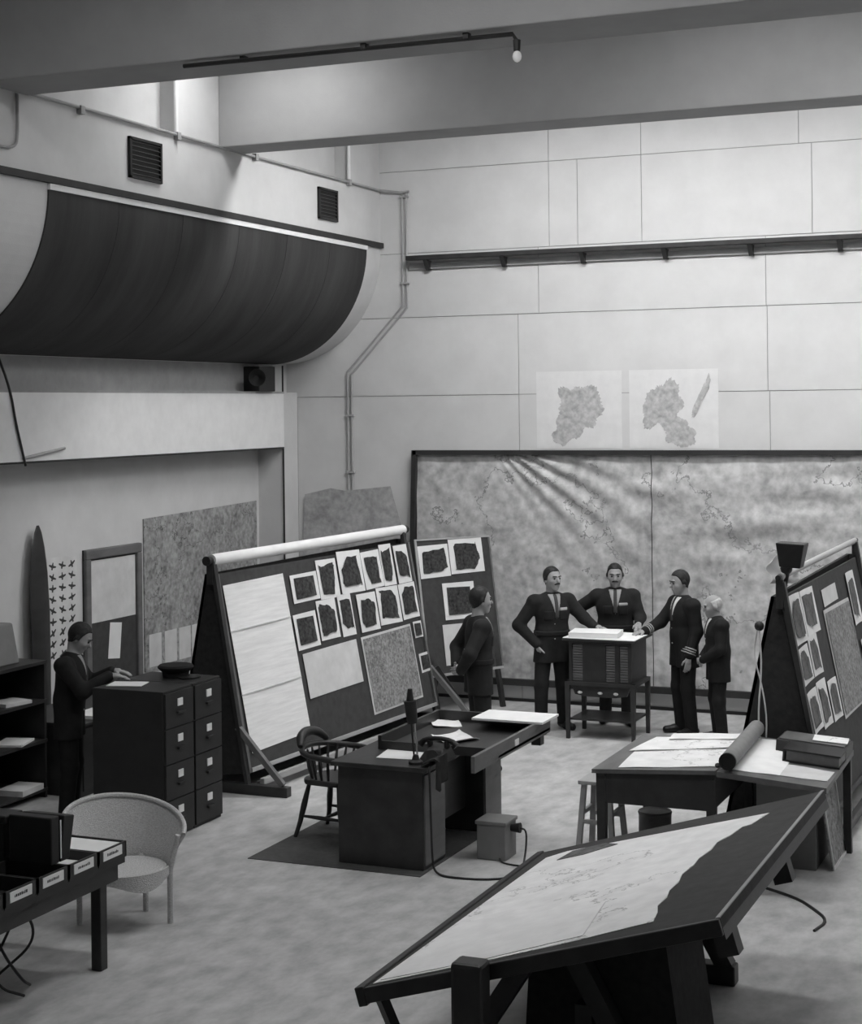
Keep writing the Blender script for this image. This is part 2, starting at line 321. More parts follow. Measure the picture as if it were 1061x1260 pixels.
for (x0, x1, z0, z1, lab, bl) in ((-6.6, -5.56, 2.99, 3.89, 'white wall map with one broad grey landmass', [(.50, .50, .27, .30, 3, .15), (.30, .18, .14, .10, 5, .5)]),
                                  (-5.47, -4.43, 2.99, 3.89, 'white wall map with narrow grey landmass and faint islands', [(.38, .55, .20, .30, 11, -.2), (.55, .22, .20, .17, 8, -.6), (.80, .62, .04, .2, 13, -.4), (.88, .8, .03, .1, 14, -.2)])):
    t = thing('wall_map', lab + ' above canvas map', 'map', ((x0 + x1) / 2, BY, z0))
    MB().box(x0, x1, BY - .004, BY - .001, z0, z1).build('sheet', 'wallpaper', t)
    for i, (u, v, ru, rv, sd, an) in enumerate(bl):
        zz = .005 + .002 * i
        MB().prism(blob(x0 + u * (x1 - x0), z0 + v * (z1 - z0), ru, rv, 140, .34, sd, an), zz, zz + .0015, WX(BY)).build('landmass', 'land', t)
# big canvas map in dark frame
t = thing('canvas_map', 'huge wrinkled grey canvas relief map in dark frame on back wall', 'map', (-4.5, BY - .05, .2))
MX0, MX1, MZ0, MZ1 = -8.16, -1.0, .22, 2.97
def canvas(u, v, x0, x1):
    x = x0 + (x1 - x0) * u; z = MZ0 + .04 + (MZ1 - MZ0 - .08) * v; d = 0
    # folds fanning from the top near the hanging point, and slack ripples on the other half
    ax, az = x + 7.35, 3.3 - z; r = math.hypot(ax, az) + 1e-6; th = math.atan2(ax, az)
    env = math.exp(-((th - 1.0) / .34) ** 2) * min(1, r / .5) * math.exp(-(r / 2.4) ** 2)
    d += .030 * env * math.sin(th * 42 + .8 * math.sin(r * 3))
    env2 = 1 / (1 + math.exp(-(x + 5.4) * 5)) * math.exp(-((z - 2.25) / .55) ** 2)
    d += .024 * env2 * math.sin(z * 17 + 2.6 * math.sin(x * 1.3 + z) + x * 2.4) * (.55 + .45 * math.sin(x * 3.3 - z * 5))
    d += .007 * math.sin(x * 3.1 + z * 7.7) * math.sin(z * 4.1 - x * 5.3) + .006 * math.sin(x * 11 + 3 * math.sin(z * 3)) * math.sin(z * 9)
    return (x, BY - .055 - d, z), (0, -1, 0)
for k, (a, b) in enumerate(((MX0 + .03, -5.21), (-5.20, MX1 - .03))):
    MB().sheet(lambda u, v: canvas(u, v, a, b), 150, 100, .002).build('map_canvas', 'relief', t, True)
MB().box(MX0, MX1, BY - .02, BY - .001, MZ0, MZ1).build('backing', 'board', t)
MB().box(MX0, MX1, BY - .11, BY - .001, MZ1 - .055, MZ1).build('frame_rail', 'dark_trim', t)
MB().box(MX0, MX1, BY - .11, BY - .001, MZ0 - .02, MZ0 + .055).build('frame_rail', 'dark_trim', t)
MB().hexa([(-8.26, BY - .11, MZ0), (-8.20, BY - .11, MZ0), (-8.20, BY - .001, MZ0), (-8.26, BY - .001, MZ0)],
          [(-8.17, BY - .11, MZ1), (-8.11, BY - .11, MZ1), (-8.11, BY - .001, MZ1), (-8.17, BY - .001, MZ1)]).build('frame_stile', 'dark_trim', t)
# dark relief map hung crooked in the corner
t = thing('corner_map', 'dim relief map hung crooked below conduits in the corner', 'map', (-9, BY - .03, 1.0))
MB().prism([(-9.74, 1.0), (-8.02, 1.0), (-8.49, 2.53), (-9.1, 2.47), (-9.3, 2.5), (-9.66, 2.42)], .03, .036, WX(BY)).build('map_sheet', 'relief3', t)
MB().prism([(-9.70, 1.05), (-8.10, 1.05), (-8.55, 2.46), (-9.62, 2.38)], .002, .03, WX(BY)).build('backing', 'board', t)
# conduit with bare bulb along the front beam
t = thing('bulb_conduit', 'dark conduit under front beam ending in a bare bulb', 'lamp', (-5, 11.1, 6.0))
MB().tube([(-6.7, 11.04, 6.105), (-5.82, 11.06, 6.105), (-4.06, 11.10, 6.105), (-4.03, 11.10, 6.05)], .017, 8).build('conduit_tube', 'black', t, True)
for x in (-6.2, -5.2, -4.4): MB().box(x - .02, x + .02, 11.05, 11.11, 6.10, 6.141).build('conduit_clip', 'black', t)
MB().cyl((-4.03, 11.10, 6.06), (-4.03, 11.10, 5.985), .028, .024).build('lamp_socket', 'black', t, True)
MB().ball((-4.03, 11.10, 5.945), (.034, .034, .042), 12).build('bulb', 'bulb', t, True)
# ------------------------------------------------------------------ recess wall: maps, notice board, silhouettes, propeller
RX = -10.13
t = thing('recess_map', 'large mottled relief map on dim wall under the bulkhead', 'map', (RX, 17, .6))
MB().add([(RX + .004, 15.72, .62), (RX + .004, 18.26, .58), (RX + .004, 18.26, 2.36), (RX + .004, 15.72, 2.30), (RX + .018, 15.72, .62), (RX + .018, 18.26, .58), (RX + .018, 18.26, 2.36), (RX + .018, 15.72, 2.30)],
         [(0, 3, 2, 1), (4, 5, 6, 7), (0, 1, 5, 4), (1, 2, 6, 5), (2, 3, 7, 6), (3, 0, 4, 7)]).build('map_sheet', 'relief2', t)
for y in (15.80, 16.12, 16.42, 16.70): MB().box(RX + .018, RX + .021, y, y + .25, .66, 1.02).build('map_inset', 'paper2', t)
t = thing('notice_board', 'framed grey notice board with pale sheet beside the relief map', 'notice board', (RX, 15.1, .35))
y0, y1, z0, z1 = 14.58, 15.63, .35, 2.05
MB().box(RX, RX + .02, y0, y1, z0, z1).build('board', 'board', t)
for a, b, c, d in ((y0, y1, z1 - .10, z1), (y0, y1, z0, z0 + .1), (y0, y0 + .09, z0 + .1, z1 - .1), (y1 - .09, y1, z0 + .1, z1 - .1)):
    MB().box(RX + .001, RX + .055, a, b, c, d).build('frame_rail', 'midwood', t, bevel=.012)
for nm, m, a, b, c, d, lab, rot in (('pinned_sheet', 'paper2', y0 + .10, y1 - .1, 1.28, 1.93, 'pale blank sheet filling top of the framed notice board', 0), ('pinned_note', 'paper', 15.02, 15.24, .86, 1.24, 'narrow white note pinned low on the framed notice board', -.12)):
    X = frame((RX + .022, (a + b) / 2, (c + d) / 2), (0, 1, 0), (0, 0, 1)) @ Matrix.Rotation(rot, 4, 'Z')
    tag(MB(X).box(-(b - a) / 2, (b - a) / 2, -(d - c) / 2, (d - c) / 2, 0, .002).build(nm, m), lab, 'paper')
t = thing('silhouette_chart', 'white recognition chart with rows of small dark silhouettes beside propeller blade', 'chart', (RX, 14.2, .95))
MB().box(RX + .001, RX + .004, 13.97, 14.48, .95, 2.02).build('sheet', 'paper2', t)
for c in range(3):
    for r in range(9):
        y, z = 14.06 + c * .165, 1.93 - r * .112; X = frame((RX + .004, y, z), (0, 1, 0), (0, 0, 1)) @ Matrix.Rotation(random.uniform(-.6, .6), 4, 'Z')
        MB(X).prism([(-.06, -.008), (-.012, -.016), (-.012, -.035), (.012, -.035), (.012, -.014), (.06, .004), (.06, .018), (.012, .014), (.005, .042), (-.008, .042), (-.014, .012), (-.06, .008)], 0, .001).build('silhouette', 'ink', t)
# propeller blade
v = []; f = []; NB = 16; ST = [(0.0, .10, .10, 0), (.25, .10, .085, 0), (.6, .13, .06, .3), (1.0, .165, .045, .25), (1.5, .17, .032, .15), (1.9, .145, .022, .08), (2.15, .105, .016, .04), (2.3, .06, .012, 0), (2.37, .02, .006, 0)]
for z, a, b, tw in ST:
    for i in range(NB):
        q = 2 * math.pi * i / NB; py, px = a * math.cos(q), b * math.sin(q)
        v.append((RX + .13 - .05 * z / 2.37 + px * math.cos(tw) - py * math.sin(tw) * .4, 13.72 + py * math.cos(tw) + px * math.sin(tw), z))
f = [(k * NB + i, k * NB + (i + 1) % NB, (k + 1) * NB + (i + 1) % NB, (k + 1) * NB + i) for k in range(len(ST) - 1) for i in range(NB)] + [tuple(range(NB - 1, -1, -1)), tuple(range((len(ST) - 1) * NB, len(ST) * NB))]
tag(MB().add(v, f).build('propeller_blade', 'darkwood', smooth=True), 'dark wooden propeller blade standing upright against the dim wall', 'propeller')
# ------------------------------------------------------------------ dark shelf unit behind the standing man
t = thing('shelf_unit', 'dark open shelf unit with papers behind the man at cabinets', 'shelf', (-9.5, 11.9, 0))
MB().box(-9.85, -9.83, 11.0, 12.66, 0, 1.24).build('back_panel', 'darkwood', t)
for y in (11.0, 11.82, 12.63): MB().box(-9.83, -9.2, y, y + .03, 0, 1.21).build('upright', 'darkwood', t)
for z in (.06, .5, .86, 1.21): MB().box(-9.83, -9.19, 11.0, 12.66, z, z + .03).build('shelf_board', 'darkwood', t)
def papers(x, y, z, w, d, rz, lab, m='paper', th=.012, name='paper_sheet', cat='paper', group=None, curl=0.0, tilt=0.0):
    X = Matrix.Translation((x, y, z)) @ Matrix.Rotation(rz, 4, 'Z')
    def fn(u, v):
        c = curl * ((2 * u - 1) ** 4 * .5 + (2 * v - 1) ** 4 * .5 * math.sin(3 * u + 1))
        return X @ Vector(((u - .5) * w, (v - .5) * d, max(0, c) + tilt * (u - .5) * w)), (0, 0, 1)
    return tag(MB().sheet(fn, 8, 8, th).build(name, m), lab, cat, group)
t = thing('low_cupboard', 'low black cupboard behind the man, against dim wall', 'cupboard', (-9.3, 13.5, 0))
MB().box(-9.75, -8.88, 12.72, 14.35, 0, .64).build('carcass', 'darkwood', t, bevel=.005)
MB().box(-9.77, -8.85, 12.70, 14.37, .64, .665).build('top', 'darkwood', t, bevel=.004)
for k in range(3):
    a = 12.75 + k * .53; d = MB().box(-8.88, -8.865, a, a + .51, .05, .61).build('door', 'darkwood', t, bevel=.003)
    MB().cyl((-8.865, a + .45, .36), (-8.84, a + .45, .36), .014, n=8).build('knob', 'black', d, True)
papers(-9.03, 13.14, .667, .24, .40, .1, 'white papers on low black cupboard behind the man', th=.03, name='paper_stack')
papers(-9.33, 12.35, .53, .26, .34, .3, 'loose white papers on middle shelf of dark shelf unit', th=.02)
papers(-9.33, 12.30, .89, .24, .3, -.2, 'pale papers on upper shelf of dark shelf unit', 'paper2', .03)
papers(-9.30, 12.40, .09, .26, .36, .1, 'grey folder on bottom shelf of dark shelf unit', 'paper2', .05, 'folder', 'folder')
t = thing('screen_box', 'grey slab-sided box standing on dark shelf unit', 'box', (-9.5, 12.3, 1.24))
MB().hexa([(-9.75, 11.98, 1.24), (-9.32, 11.98, 1.24), (-9.32, 12.44, 1.24), (-9.75, 12.44, 1.24)], [(-9.72, 12.08, 1.60), (-9.38, 12.08, 1.60), (-9.38, 12.42, 1.60), (-9.72, 12.42, 1.60)]).build('body', 'greybox', t, bevel=.015)
MB().box(-9.80, -9.3, 11.4, 11.94, 1.24, 1.62).build('lid_box', 'darkwood', t)
MB().box(-9.82, -9.28, 11.38, 12.1, 1.60, 1.625).build('lid', 'paper2', t)
# ------------------------------------------------------------------ filing cabinets
def cabinet(y0, lab):
    x0, x1, w, h = -8.02, -7.32, .455, 1.21
    t = thing('filing_cabinet', lab, 'filing cabinet', (-7.67, y0 + w / 2, 0), 0, 'filing cabinets by the standing man')
    MB().box(x0, x1 - .02, y0 + .003, y0 + w - .003, .0, h).build('carcass', 'steel', t, bevel=.006)
    for k in range(4):
        z = .03 + k * .292
        d = MB().box(x1 - .02, x1, y0 + .012, y0 + w - .012, z, z + .284).build('drawer', 'steel', t, bevel=.004)
        MB().box(x1, x1 + .008, y0 + w / 2 - .037, y0 + w / 2 + .037, z + .165, z + .225).build('label_holder', 'label', d)
        MB().box(x1, x1 + .025, y0 + w / 2 - .05, y0 + w / 2 + .05, z + .105, z + .125).build('handle', 'steel', d, bevel=.004)
cabinet(11.66, 'black four-drawer filing cabinet beside the standing man with papers on top')
cabinet(12.12, 'black four-drawer filing cabinet beside the sloping board with cap on top')
papers(-7.83, 11.90, 1.212, .30, .22, .25, 'white paper lying on filing cabinet under the man\'s hands', th=.006)
t = thing('peaked_cap', 'dark peaked cap resting on top of filing cabinet', 'cap', (-7.66, 12.40, 1.21))
MB(Matrix.Translation((-7.66, 12.38, 1.212))).lathe([(.11, 0), (.115, .045), (.15, .075), (.155, .09), (.14, .105), (.02, .11)], 24).build('crown', 'suit', t, True)
MB().prism([(.085 * math.cos(a), .085 * math.sin(a)) for a in np.linspace(-1.2, 1.2, 9)] + [(.19 * math.cos(a), .15 * math.sin(a)) for a in np.linspace(1.0, -1.0, 9)], 0, .012, Matrix.Translation((-7.62, 12.38, 1.212))).build('peak', 'shoe', t)
# ------------------------------------------------------------------ sloping display frames
def mosaic(w, h, seed):
    r = np.random.default_rng(seed); c = [(-1, -1), (1, -1), (1, 1), (-1, 1)]; cut = r.integers(0, 4); P = []
    for i, (sx, sy) in enumerate(c):
        m = r.uniform(.24, .40, 2) if i != cut else r.uniform(.02, .22, 2); q = r.uniform(.30, .42, 2); a = (sx * w * q[0], sy * h * m[1]); b = (sx * w * m[0], sy * h * q[1])
        P += [a, b] if (i % 2 == 0) == (sx * sy > 0) and sx * sy > 0 else [b, a]
    Q = []
    for i in range(len(P)):
        a, b = P[i], P[(i + 1) % len(P)]
        for k in range(4): Q.append((a[0] + (b[0] - a[0]) * k / 4 + r.uniform(-.02, .02) * w, a[1] + (b[1] - a[1]) * k / 4 + r.uniform(-.02, .02) * h))
    return Q
def photo(X, u, v, w, h, rot, lab, kind, seed, group, board):
    """card pinned to a board frame X (x along board, y up slope, z out)"""
    Y = X @ Matrix.Translation((u, v, .004)) @ Matrix.Rotation(math.radians(rot), 4, 'Z')
    base = Y @ Vector((0, -h / 2, 0)); t = thing('pinned_photograph' if kind in 'pi' else 'pinned_sheet', lab, 'photograph' if kind in 'pi' else 'sheet', base, 0, group)
    cm = {'p': 'paper', 'i': 'paper', 's': 'typed', 'w': 'paper2', 'g': 'paper2', 'm': 'paper2'}[kind]
    b = .004 + .01 * random.random()
    MB(Y).sheet(lambda a, c: (((a - .5) * w, (c - .5) * h, b * (2 * a - 1) ** 2 * (1 if kind != 'g' else .5)), (0, 0, 1)), 6, 2, .002).build('card', cm, t)
    if kind in 'pi':
        if kind == 'p': P = mosaic(w, h, seed)
        else: P = [(-w * .38, -h * .37), (w * .38, -h * .36), (w * .37, h * .36), (-w * .37, h * .38)]
        P = [(max(-w * .43, min(w * .43, x)), max(-h * .43, min(h * .43, y))) for x, y in P]
        MB(Y).prism(P, .003 + b, .0045 + b).build('print', 'print2' if board == 'right' else 'print', t)
    elif kind == 'g':
        MB(Y).box(-w * .475, w * .475, -h * .47, h * .47, .0035 + b, .005 + b).build('print', 'greymap', t)
    elif kind == 's':
        for k in range(2): MB(Y).box(-w / 2, w / 2, h * (.22 - k * .38), h * (.22 - k * .38) + .012, .003, .006 + b).build('fold', 'paper2', t)
    return t
def a_frame(name, lab, NT, FT, NBt, FBt, back_dx, roll_white, foot=True, rr_=.055, lift=0.0, batten='lightwood'):
    """NT/FT near and far top of the face, NBt/FBt near and far foot of the face"""
    NT, FT, NBt, FBt = [Vector(p) for p in (NT, FT, NBt, FBt)]
    t = thing(name, lab, 'display board', ((NBt.x + FBt.x) / 2 - .35, (NBt.y + FBt.y) / 2, 0))
    X = frame(NBt, FBt - NBt, NT - NBt); L = (FBt - NBt).length; Hh = (NT - NBt).length; Xi = X
    MB(X).box(.0, L, 0, Hh, -.03, 0).build('board_face', 'board', t)
    for a in (0, L - .035): MB(X).box(a, a + .035, 0, Hh, .0, .012).build('edge_batten', 'midwood', t)
    MB(X).box(.035, L - .035, 0, .04, 0, .02).build('bottom_rail', batten, t, bevel=.004)
    # back board and closed ends
    bN, bF = Vector((NBt.x + back_dx, NBt.y, .06)), Vector((FBt.x + back_dx, FBt.y, .06))
    nb, fb = NT - Vector((.10, 0, 0)), FT - Vector((.10, 0, 0))
    o = Vector((.03, 0, 0))
    MB().hexa([bN, bN + o, bF + o, bF], [nb, nb + o, fb + o, fb]).build('back_board', 'cloth', t)
    for P, Q, R_, S, dy in ((NBt, NT, nb, bN, 0), (FBt, FT, fb, bF, -.02)):
        e = Vector((0, .02, 0)); d = Vector((0, dy, 0)); ins = Vector((-.035, 0, 0))
        MB().hexa([S + d, P + d + ins, P + d + e + ins, S + d + e], [R_ + d, Q + d + ins, Q + d + e + ins, R_ + d + e]).build('end_panel', 'cloth', t)
        MB().bar(P + d + Vector((0, -.02, -.1)), Q + d + Vector((0, -.02, .12)), .035, .06, (0, 1, 0)).build('end_post', 'darkwood', t)
        MB().bar((S.x - .03, S.y + d.y - .02 if dy == 0 else S.y + .03, .0451), (P.x + (.42 if foot else .12), P.y + d.y - .02 if dy == 0 else P.y + .03, .0451), .09, .09).build('foot_beam', 'darkwood', t, bevel=.006)
        if foot: MB().bar((P.x + .36, P.y - .02 if dy == 0 else P.y + .03, .10), (P.x - .10, P.y - .02 if dy == 0 else P.y + .03, .60), .05, .05).build('brace', 'midwood', t)
    # roll above the top edge on two brackets
    ra, rb = NT + Vector((-.02, -.02, .13 + lift)), FT + Vector((-.02, .02, .10 + lift))
    MB().cyl(ra, rb, rr_, n=18).build('roll', 'paper' if roll_white else 'lightwood', t, True)
    for p, s in ((ra, -1), (rb, 1)):
        MB().cyl(p, p + Vector((0, s * .09, 0)), rr_ * .55, rr_ * .8).build('roll_knob', 'black', t, True)
        MB().box(p.x - .03, p.x + .03, p.y + s * .02 - .015, p.y + s * .02 + .015, p.z - .22 - lift, p.z - .02).build('roll_bracket', 'darkwood', t)
    # base battens along the floor
    MB().bar(NBt + Vector((.10, .06, -.08)), FBt + Vector((.10, -.06, -.08)), .05, .06).build('base_batten', batten, t, bevel=.008)
    MB().bar(Vector((NBt.x + .06, NBt.y + .06, .05)), Vector((FBt.x + .06, FBt.y - .06, .05)), .03, .1).build('kick_board', 'midwood', t)
    return t, X
_, XL = a_frame('sloping_display_board', 'long sloping pinboard of photographs under a white roll, facing desk', (-7.88, 13.42, 1.98), (-7.66, 17.2, 2.02), (-7.54, 13.42, .18), (-7.27, 17.2, .18), -.80, True)
G = 'pins on the long sloping board'
ORD = ['first', 'second', 'third', 'fourth', 'fifth', 'last']
row1 = [(1.46, 1.56, .50, .28), (1.92, 1.60, .39, .40), (2.39, 1.63, .48, .44), (2.85, 1.61, .40, .40), (3.19, 1.63, .27, .45), (3.53, 1.61, .31, .42)]
row2 = [(1.36, 1.14, .42, .35), (1.79, 1.20, .37, .40), (2.17, 1.20, .27, .43), (2.61, 1.18, .40, .40), (3.09, 1.20, .48, .40), (3.54, 1.20, .38, .39)]
for k, (u, v, w, h) in enumerate(row1):
    photo(XL, u, v, w, h, random.uniform(-1.5, 1.5), '%s dark aerial photograph from the typed-sheet end, upper row of long sloping board' % ORD[k], 'i' if k in (0,) else 'p', 20 + k, G, 'left')
for k, (u, v, w, h) in enumerate(row2):
    photo(XL, u, v, w, h, random.uniform(-1.5, 1.5), '%s dark aerial photograph from the typed-sheet end, lower row of long sloping board' % ORD[k], 'i' if k in (0,) else 'p', 40 + k, G, 'left')
photo(XL, .59, .95, 1.04, 1.55, 1, 'tall typed white sheet with fold lines at filing-cabinet end of sloping board', 's', 1, G, 'left')
photo(XL, 1.74, .71, 1.06, .44, .8, 'plain white sheet wider than tall below photograph rows of long sloping board', 'w', 2, G, 'left')
photo(XL, 2.93, .54, 1.10, .81, .7, 'mottled grey map sheet with pale edge low on long sloping board', 'g', 3, G, 'left')
photo(XL, 3.62, .87, .19, .18, -.9, 'tiny photograph right above another tiny one at far edge of sloping board', 'i', 4, G, 'left')
photo(XL, 3.67, .50, .24, .21, .8, 'tiny photograph lowest at far edge of long sloping board', 'i', 5, G, 'left')
# second smaller board on easel legs
O2, U2, V2 = (-7.36, 17.46, .45), Vector((.43, .97, -.02)), Vector((-.27, 0, 1.52))
X2 = frame(O2, U2, V2)
t = thing('easel_board', 'smaller easel pinboard angled behind the officer with hands behind back', 'display board', (-7.2, 17.8, 0))
MB(X2).box(-.16, 1.04, 0, 1.56, -.03, 0).build('board_face', 'board', t)
for a, b, c, d in ((-.16, 1.04, 1.54, 1.56), (-.16, 1.04, 0, .03), (-.16, -.13, .03, 1.54), (1.015, 1.04, .03, 1.54)):
    MB(X2).box(a, b, c, d, 0, .012).build('edge_batten', 'lightwood' if a < .5 else 'midwood', t)
for u in (-.08, .95):
    p = X2 @ Vector((u, .05, -.05)); q = X2 @ Vector((u, .9, -.05)); MB().bar((p.x + .12, p.y - .05, .0), q, .05, .05).build('easel_leg', 'darkwood', t)
p = X2 @ Vector((.45, 1.4, -.06)); MB().bar((p.x - .30, p.y + .12, 0), p, .05, .05).build('easel_leg', 'darkwood', t)
p = X2 @ Vector((-.05, .12, .03)); MB().bar(p, (p.x + .33, p.y + .12, .03), .05, .06).build('strut', 'darkwood', t)
G2 = 'pins on the easel board'
photo(X2, .11, 1.30, .47, .37, 1.5, 'photograph at upper corner of easel board next to sloping board', 'p', 61, G2, 'easel')
photo(X2, .63, 1.34, .54, .40, 1, 'widest dark photograph at top of easel board, beside the canvas map', 'p', 62, G2, 'easel')
photo(X2, .44, .83, .50, .42, 0, 'dark framed photograph at middle of easel board by officer\'s shoulder', 'i', 63, G2, 'easel')
photo(X2, .38, .34, .50, .46, -.5, 'blank white sheet lowest on the easel board behind the officer', 'w', 64, G2, 'easel')
# frame behind the map tables
tR, XR = a_frame('sloping_photo_frame', 'sloping frame of prints and maps behind the paper-covered tables', (-2.67, 13.42, 1.95), (-2.67, 17.1, 1.98), (-2.32, 13.42, .2), (-2.32, 17.1, .2), -.86, False, False, .028, .03, 'darkwood')
G3 = 'pins on the frame behind the tables'
rr = [(.29, 1.57, .48, .40, 'p', 'top row, first from the corded end, of frame behind tables'), (.84, 1.57, .56, .38, 'p', 'top row, second from the corded end, of frame behind tables'), (.26, 1.20, .42, .29, 'p', 'middle row, at the corded end, of frame behind tables'),
      (.70, 1.22, .39, .33, 'p', 'middle row, second from corded end, of frame behind tables'), (.24, .83, .38, .33, 'p', 'lowest row, at corded end, of frame behind tables'), (.66, .82, .39, .38, 'p', 'lowest row, second from corded end, of frame behind tables'), (1.12, .78, .40, .34, 'p', 'lowest row, beside the large map, of frame behind tables')]
for k, (u, v, w, h, kd, lb) in enumerate(rr): photo(XR, u, v, w, h, random.uniform(-2, 2), 'grey print in ' + lb, kd, 80 + k, G3, 'right')
photo(XR, 1.86, 1.60, .7, .15, 0, 'narrow white strip above the large map on frame behind tables', 'w', 90, G3, 'right')
photo(XR, 2.05, 1.02, 1.3, .95, -1, 'large mottled map sheet on the frame behind the tables', 'g', 91, G3, 'right')
photo(XR, 2.98, 1.45, .42, .5, 0, 'upper print near the far post of frame behind tables', 'p', 92, G3, 'right')
photo(XR, 3.1, .8, .5, .5, 0, 'lower print near the far post of frame behind tables', 'i', 93, G3, 'right')
t = thing('clip_lamp', 'black square lamp hood on short stem over the corded frame end', 'lamp', (-2.64, 13.50, 2.0))
MB().cyl((-2.69, 13.50, 1.95), (-2.64, 13.50, 2.19), .018).build('stem', 'black', t, True)
MB().ball((-2.66, 13.50, 2.17), .05, 12).build('joint', 'black', t, True)
MB().hexa([(-2.71, 13.46, 2.185), (-2.54, 13.44, 2.175), (-2.54, 13.60, 2.175), (-2.71, 13.60, 2.185)], [(-2.73, 13.42, 2.38), (-2.50, 13.40, 2.37), (-2.50, 13.62, 2.37), (-2.73, 13.62, 2.38)]).build('hood', 'black', t, bevel=.008)
def crum(u, v): return (-2.80 + .20 * (u - .5) + .03 * math.sin(7 * v), 14.05 + .16 * (u - .5) + .03 * math.sin(6 * u + 3 * v), 1.99 + .26 * v * (1 - .3 * (2 * u - 1) ** 2)), (.5, -.8, .1)
tag(MB().sheet(crum, 10, 8, .004).build('tracing_sheet', 'paper', smooth=True), 'curled white tracing sheet tucked over top of frame behind lamp hood', 'paper')
t = thing('hanging_flex', 'pale flex looped from a knob down the end of corded frame', 'cord', (-2.9, 13.36, .3))
MB().ball((-2.85, 13.345, 1.72), .04, 12).build('knob', 'black', t, True)
MB().tube([(-2.85, 13.33, 1.70), (-2.83, 13.34, 1.4), (-2.87, 13.34, 1.0), (-2.84, 13.34, .6), (-2.80, 13.335, .3)], .008, 6, 2).build('flex', 'paper2', t, True)
MB().tube([(-2.86, 13.33, 1.70), (-2.90, 13.34, 1.5), (-2.82, 13.34, 1.2), (-2.79, 13.34, .9), (-2.85, 13.34, .5)], .007, 6, 2).build('flex', 'paper2', t, True)
# ------------------------------------------------------------------ desk with tray, lamp, telephone
t = thing('pedestal_desk', 'black double-pedestal desk on the floor mat', 'desk', (-5.39, 12.4, 0))
MB().box(-5.78, -4.98, 11.55, 13.30, .755, .79).build('desk_top', 'darkwood', t, bevel=.006)
for a, b in ((11.6, 12.02), (12.85, 13.25)):
    p = MB().box(-5.74, -5.03, a, b, .006, .755).build('pedestal', 'darkwood', t, bevel=.005)
    for k in range(3): MB().box(-5.755, -5.74, a + .03, b - .03, .08 + k * .22, .28 + k * .22).build('drawer', 'darkwood', p, bevel=.003)
    MB().box(-5.03, -5.018, a + .02, b - .02, .04, .72).build('side_panel', 'midwood', p)
MB().box(-5.22, -5.19, 12.02, 12.85, .2, .755).build('modesty_panel', 'darkwood', t)
MB().box(-5.74, -5.2, 12.02, 12.85, .63, .755).build('centre_drawer', 'darkwood', t)
t = thing('map_tray', 'shallow open wooden tray overhanging the desk, papers inside', 'tray', (-5.1, 12.8, .79))
X0, X1, Y0, Y1 = -5.62, -4.60, 12.08, 13.30
MB().box(X0, X1, Y0, Y1, .792, .812).build('tray_base', 'darkwood', t)
MB().box(X1 - .03, X1, Y0 - .5, Y1, .775, .90).build('tray_side', 'midwood', t)
MB().box(X0, X0 + .03, Y0, Y1, .812, .90).build('tray_side', 'darkwood', t)
MB().box(X0 + .03, X1 - .03, Y0, Y0 + .025, .812, .86).build('tray_end', 'darkwood', t)
MB().box(X0 + .03, X1 - .03, Y1 - .03, Y1, .812, .90).build('tray_end', 'darkwood', t)
MB().box(X1, X1 + .006, 12.44, 12.52, .815, .865).build('tray_label', 'label', t)
MB().box(X1 - .12, X1 - .04, Y1 - .14, Y1 - .05, .68, .80).build('tray_bracket', 'darkwood', t)
MB().box(-5.16, -4.54, 12.93, 13.34, .901, .918).build('pale_flap', 'paper', t)
papers(-5.32, 11.98, .7905, .40, .38, .15, 'white sheet on bare desk top beside the adjustable lamp', th=.004, curl=.004)
papers(-5.47, 13.12, .813, .24, .30, .5, 'white sheet in far corner of desk tray', th=.004, curl=.02)
papers(-5.14, 12.52, .813, .26, .30, -.5, 'curled white sheet in desk tray behind the telephone', th=.004, curl=.05)
papers(-4.88, 12.25, .813, .22, .07, .1, 'thin white slip in desk tray near its labelled side', th=.004)
t = thing('desk_lamp', 'black adjustable desk lamp with twin rods standing on desk corner', 'lamp', (-5.12, 11.68, .79))
MB(Matrix.Translation((-5.12, 11.68, .79))).lathe([(.055, 0), (.055, .02), (.03, .035), (.02, .07), (.005, .075)], 16).build('lamp_base', 'black', t, True)
for dx in (-.014, .014): MB().cyl((-5.12 + dx, 11.68, .85), (-5.14 + dx, 11.67, 1.16), .007, n=8).build('rod', 'metal' if dx > 0 else 'black', t, True)
MB().cyl((-5.14, 11.67, 1.10), (-5.155, 11.665, 1.27), .040, .050, 14).build('shade', 'black', t, True)
MB().cyl((-5.155, 11.665, 1.27), (-5.155, 11.665, 1.36), .03, .018, 12).build('shade_cap', 'black', t, True)
t = thing('telephone', 'black telephone with handset at the corner of desk', 'telephone', (-5.04, 11.84, .79))
MB().hexa([(-5.14, 11.74, .79), (-4.90, 11.74, .79), (-4.90, 11.98, .79), (-5.14, 11.98, .79)], [(-5.09, 11.80, .88), (-4.95, 11.80, .88), (-4.95, 11.96, .90), (-5.09, 11.96, .90)]).build('base', 'black', t, bevel=.012)
MB().cyl((-5.02, 11.78, .835), (-5.02, 11.755, .845), .045, n=16).build('dial', 'black', t, True)
for x in (-5.09, -4.95): MB().box(x - .012, x + .012, 11.86, 11.92, .88, .935).build('cradle', 'black', t)
MB().tube([(-5.17, 11.89, .90), (-5.13, 11.89, .94), (-5.02, 11.89, .955), (-4.91, 11.89, .94), (-4.87, 11.89, .90)], [.03, .02, .016, .02, .03], 12, 1).build('handset', 'black', t, True)
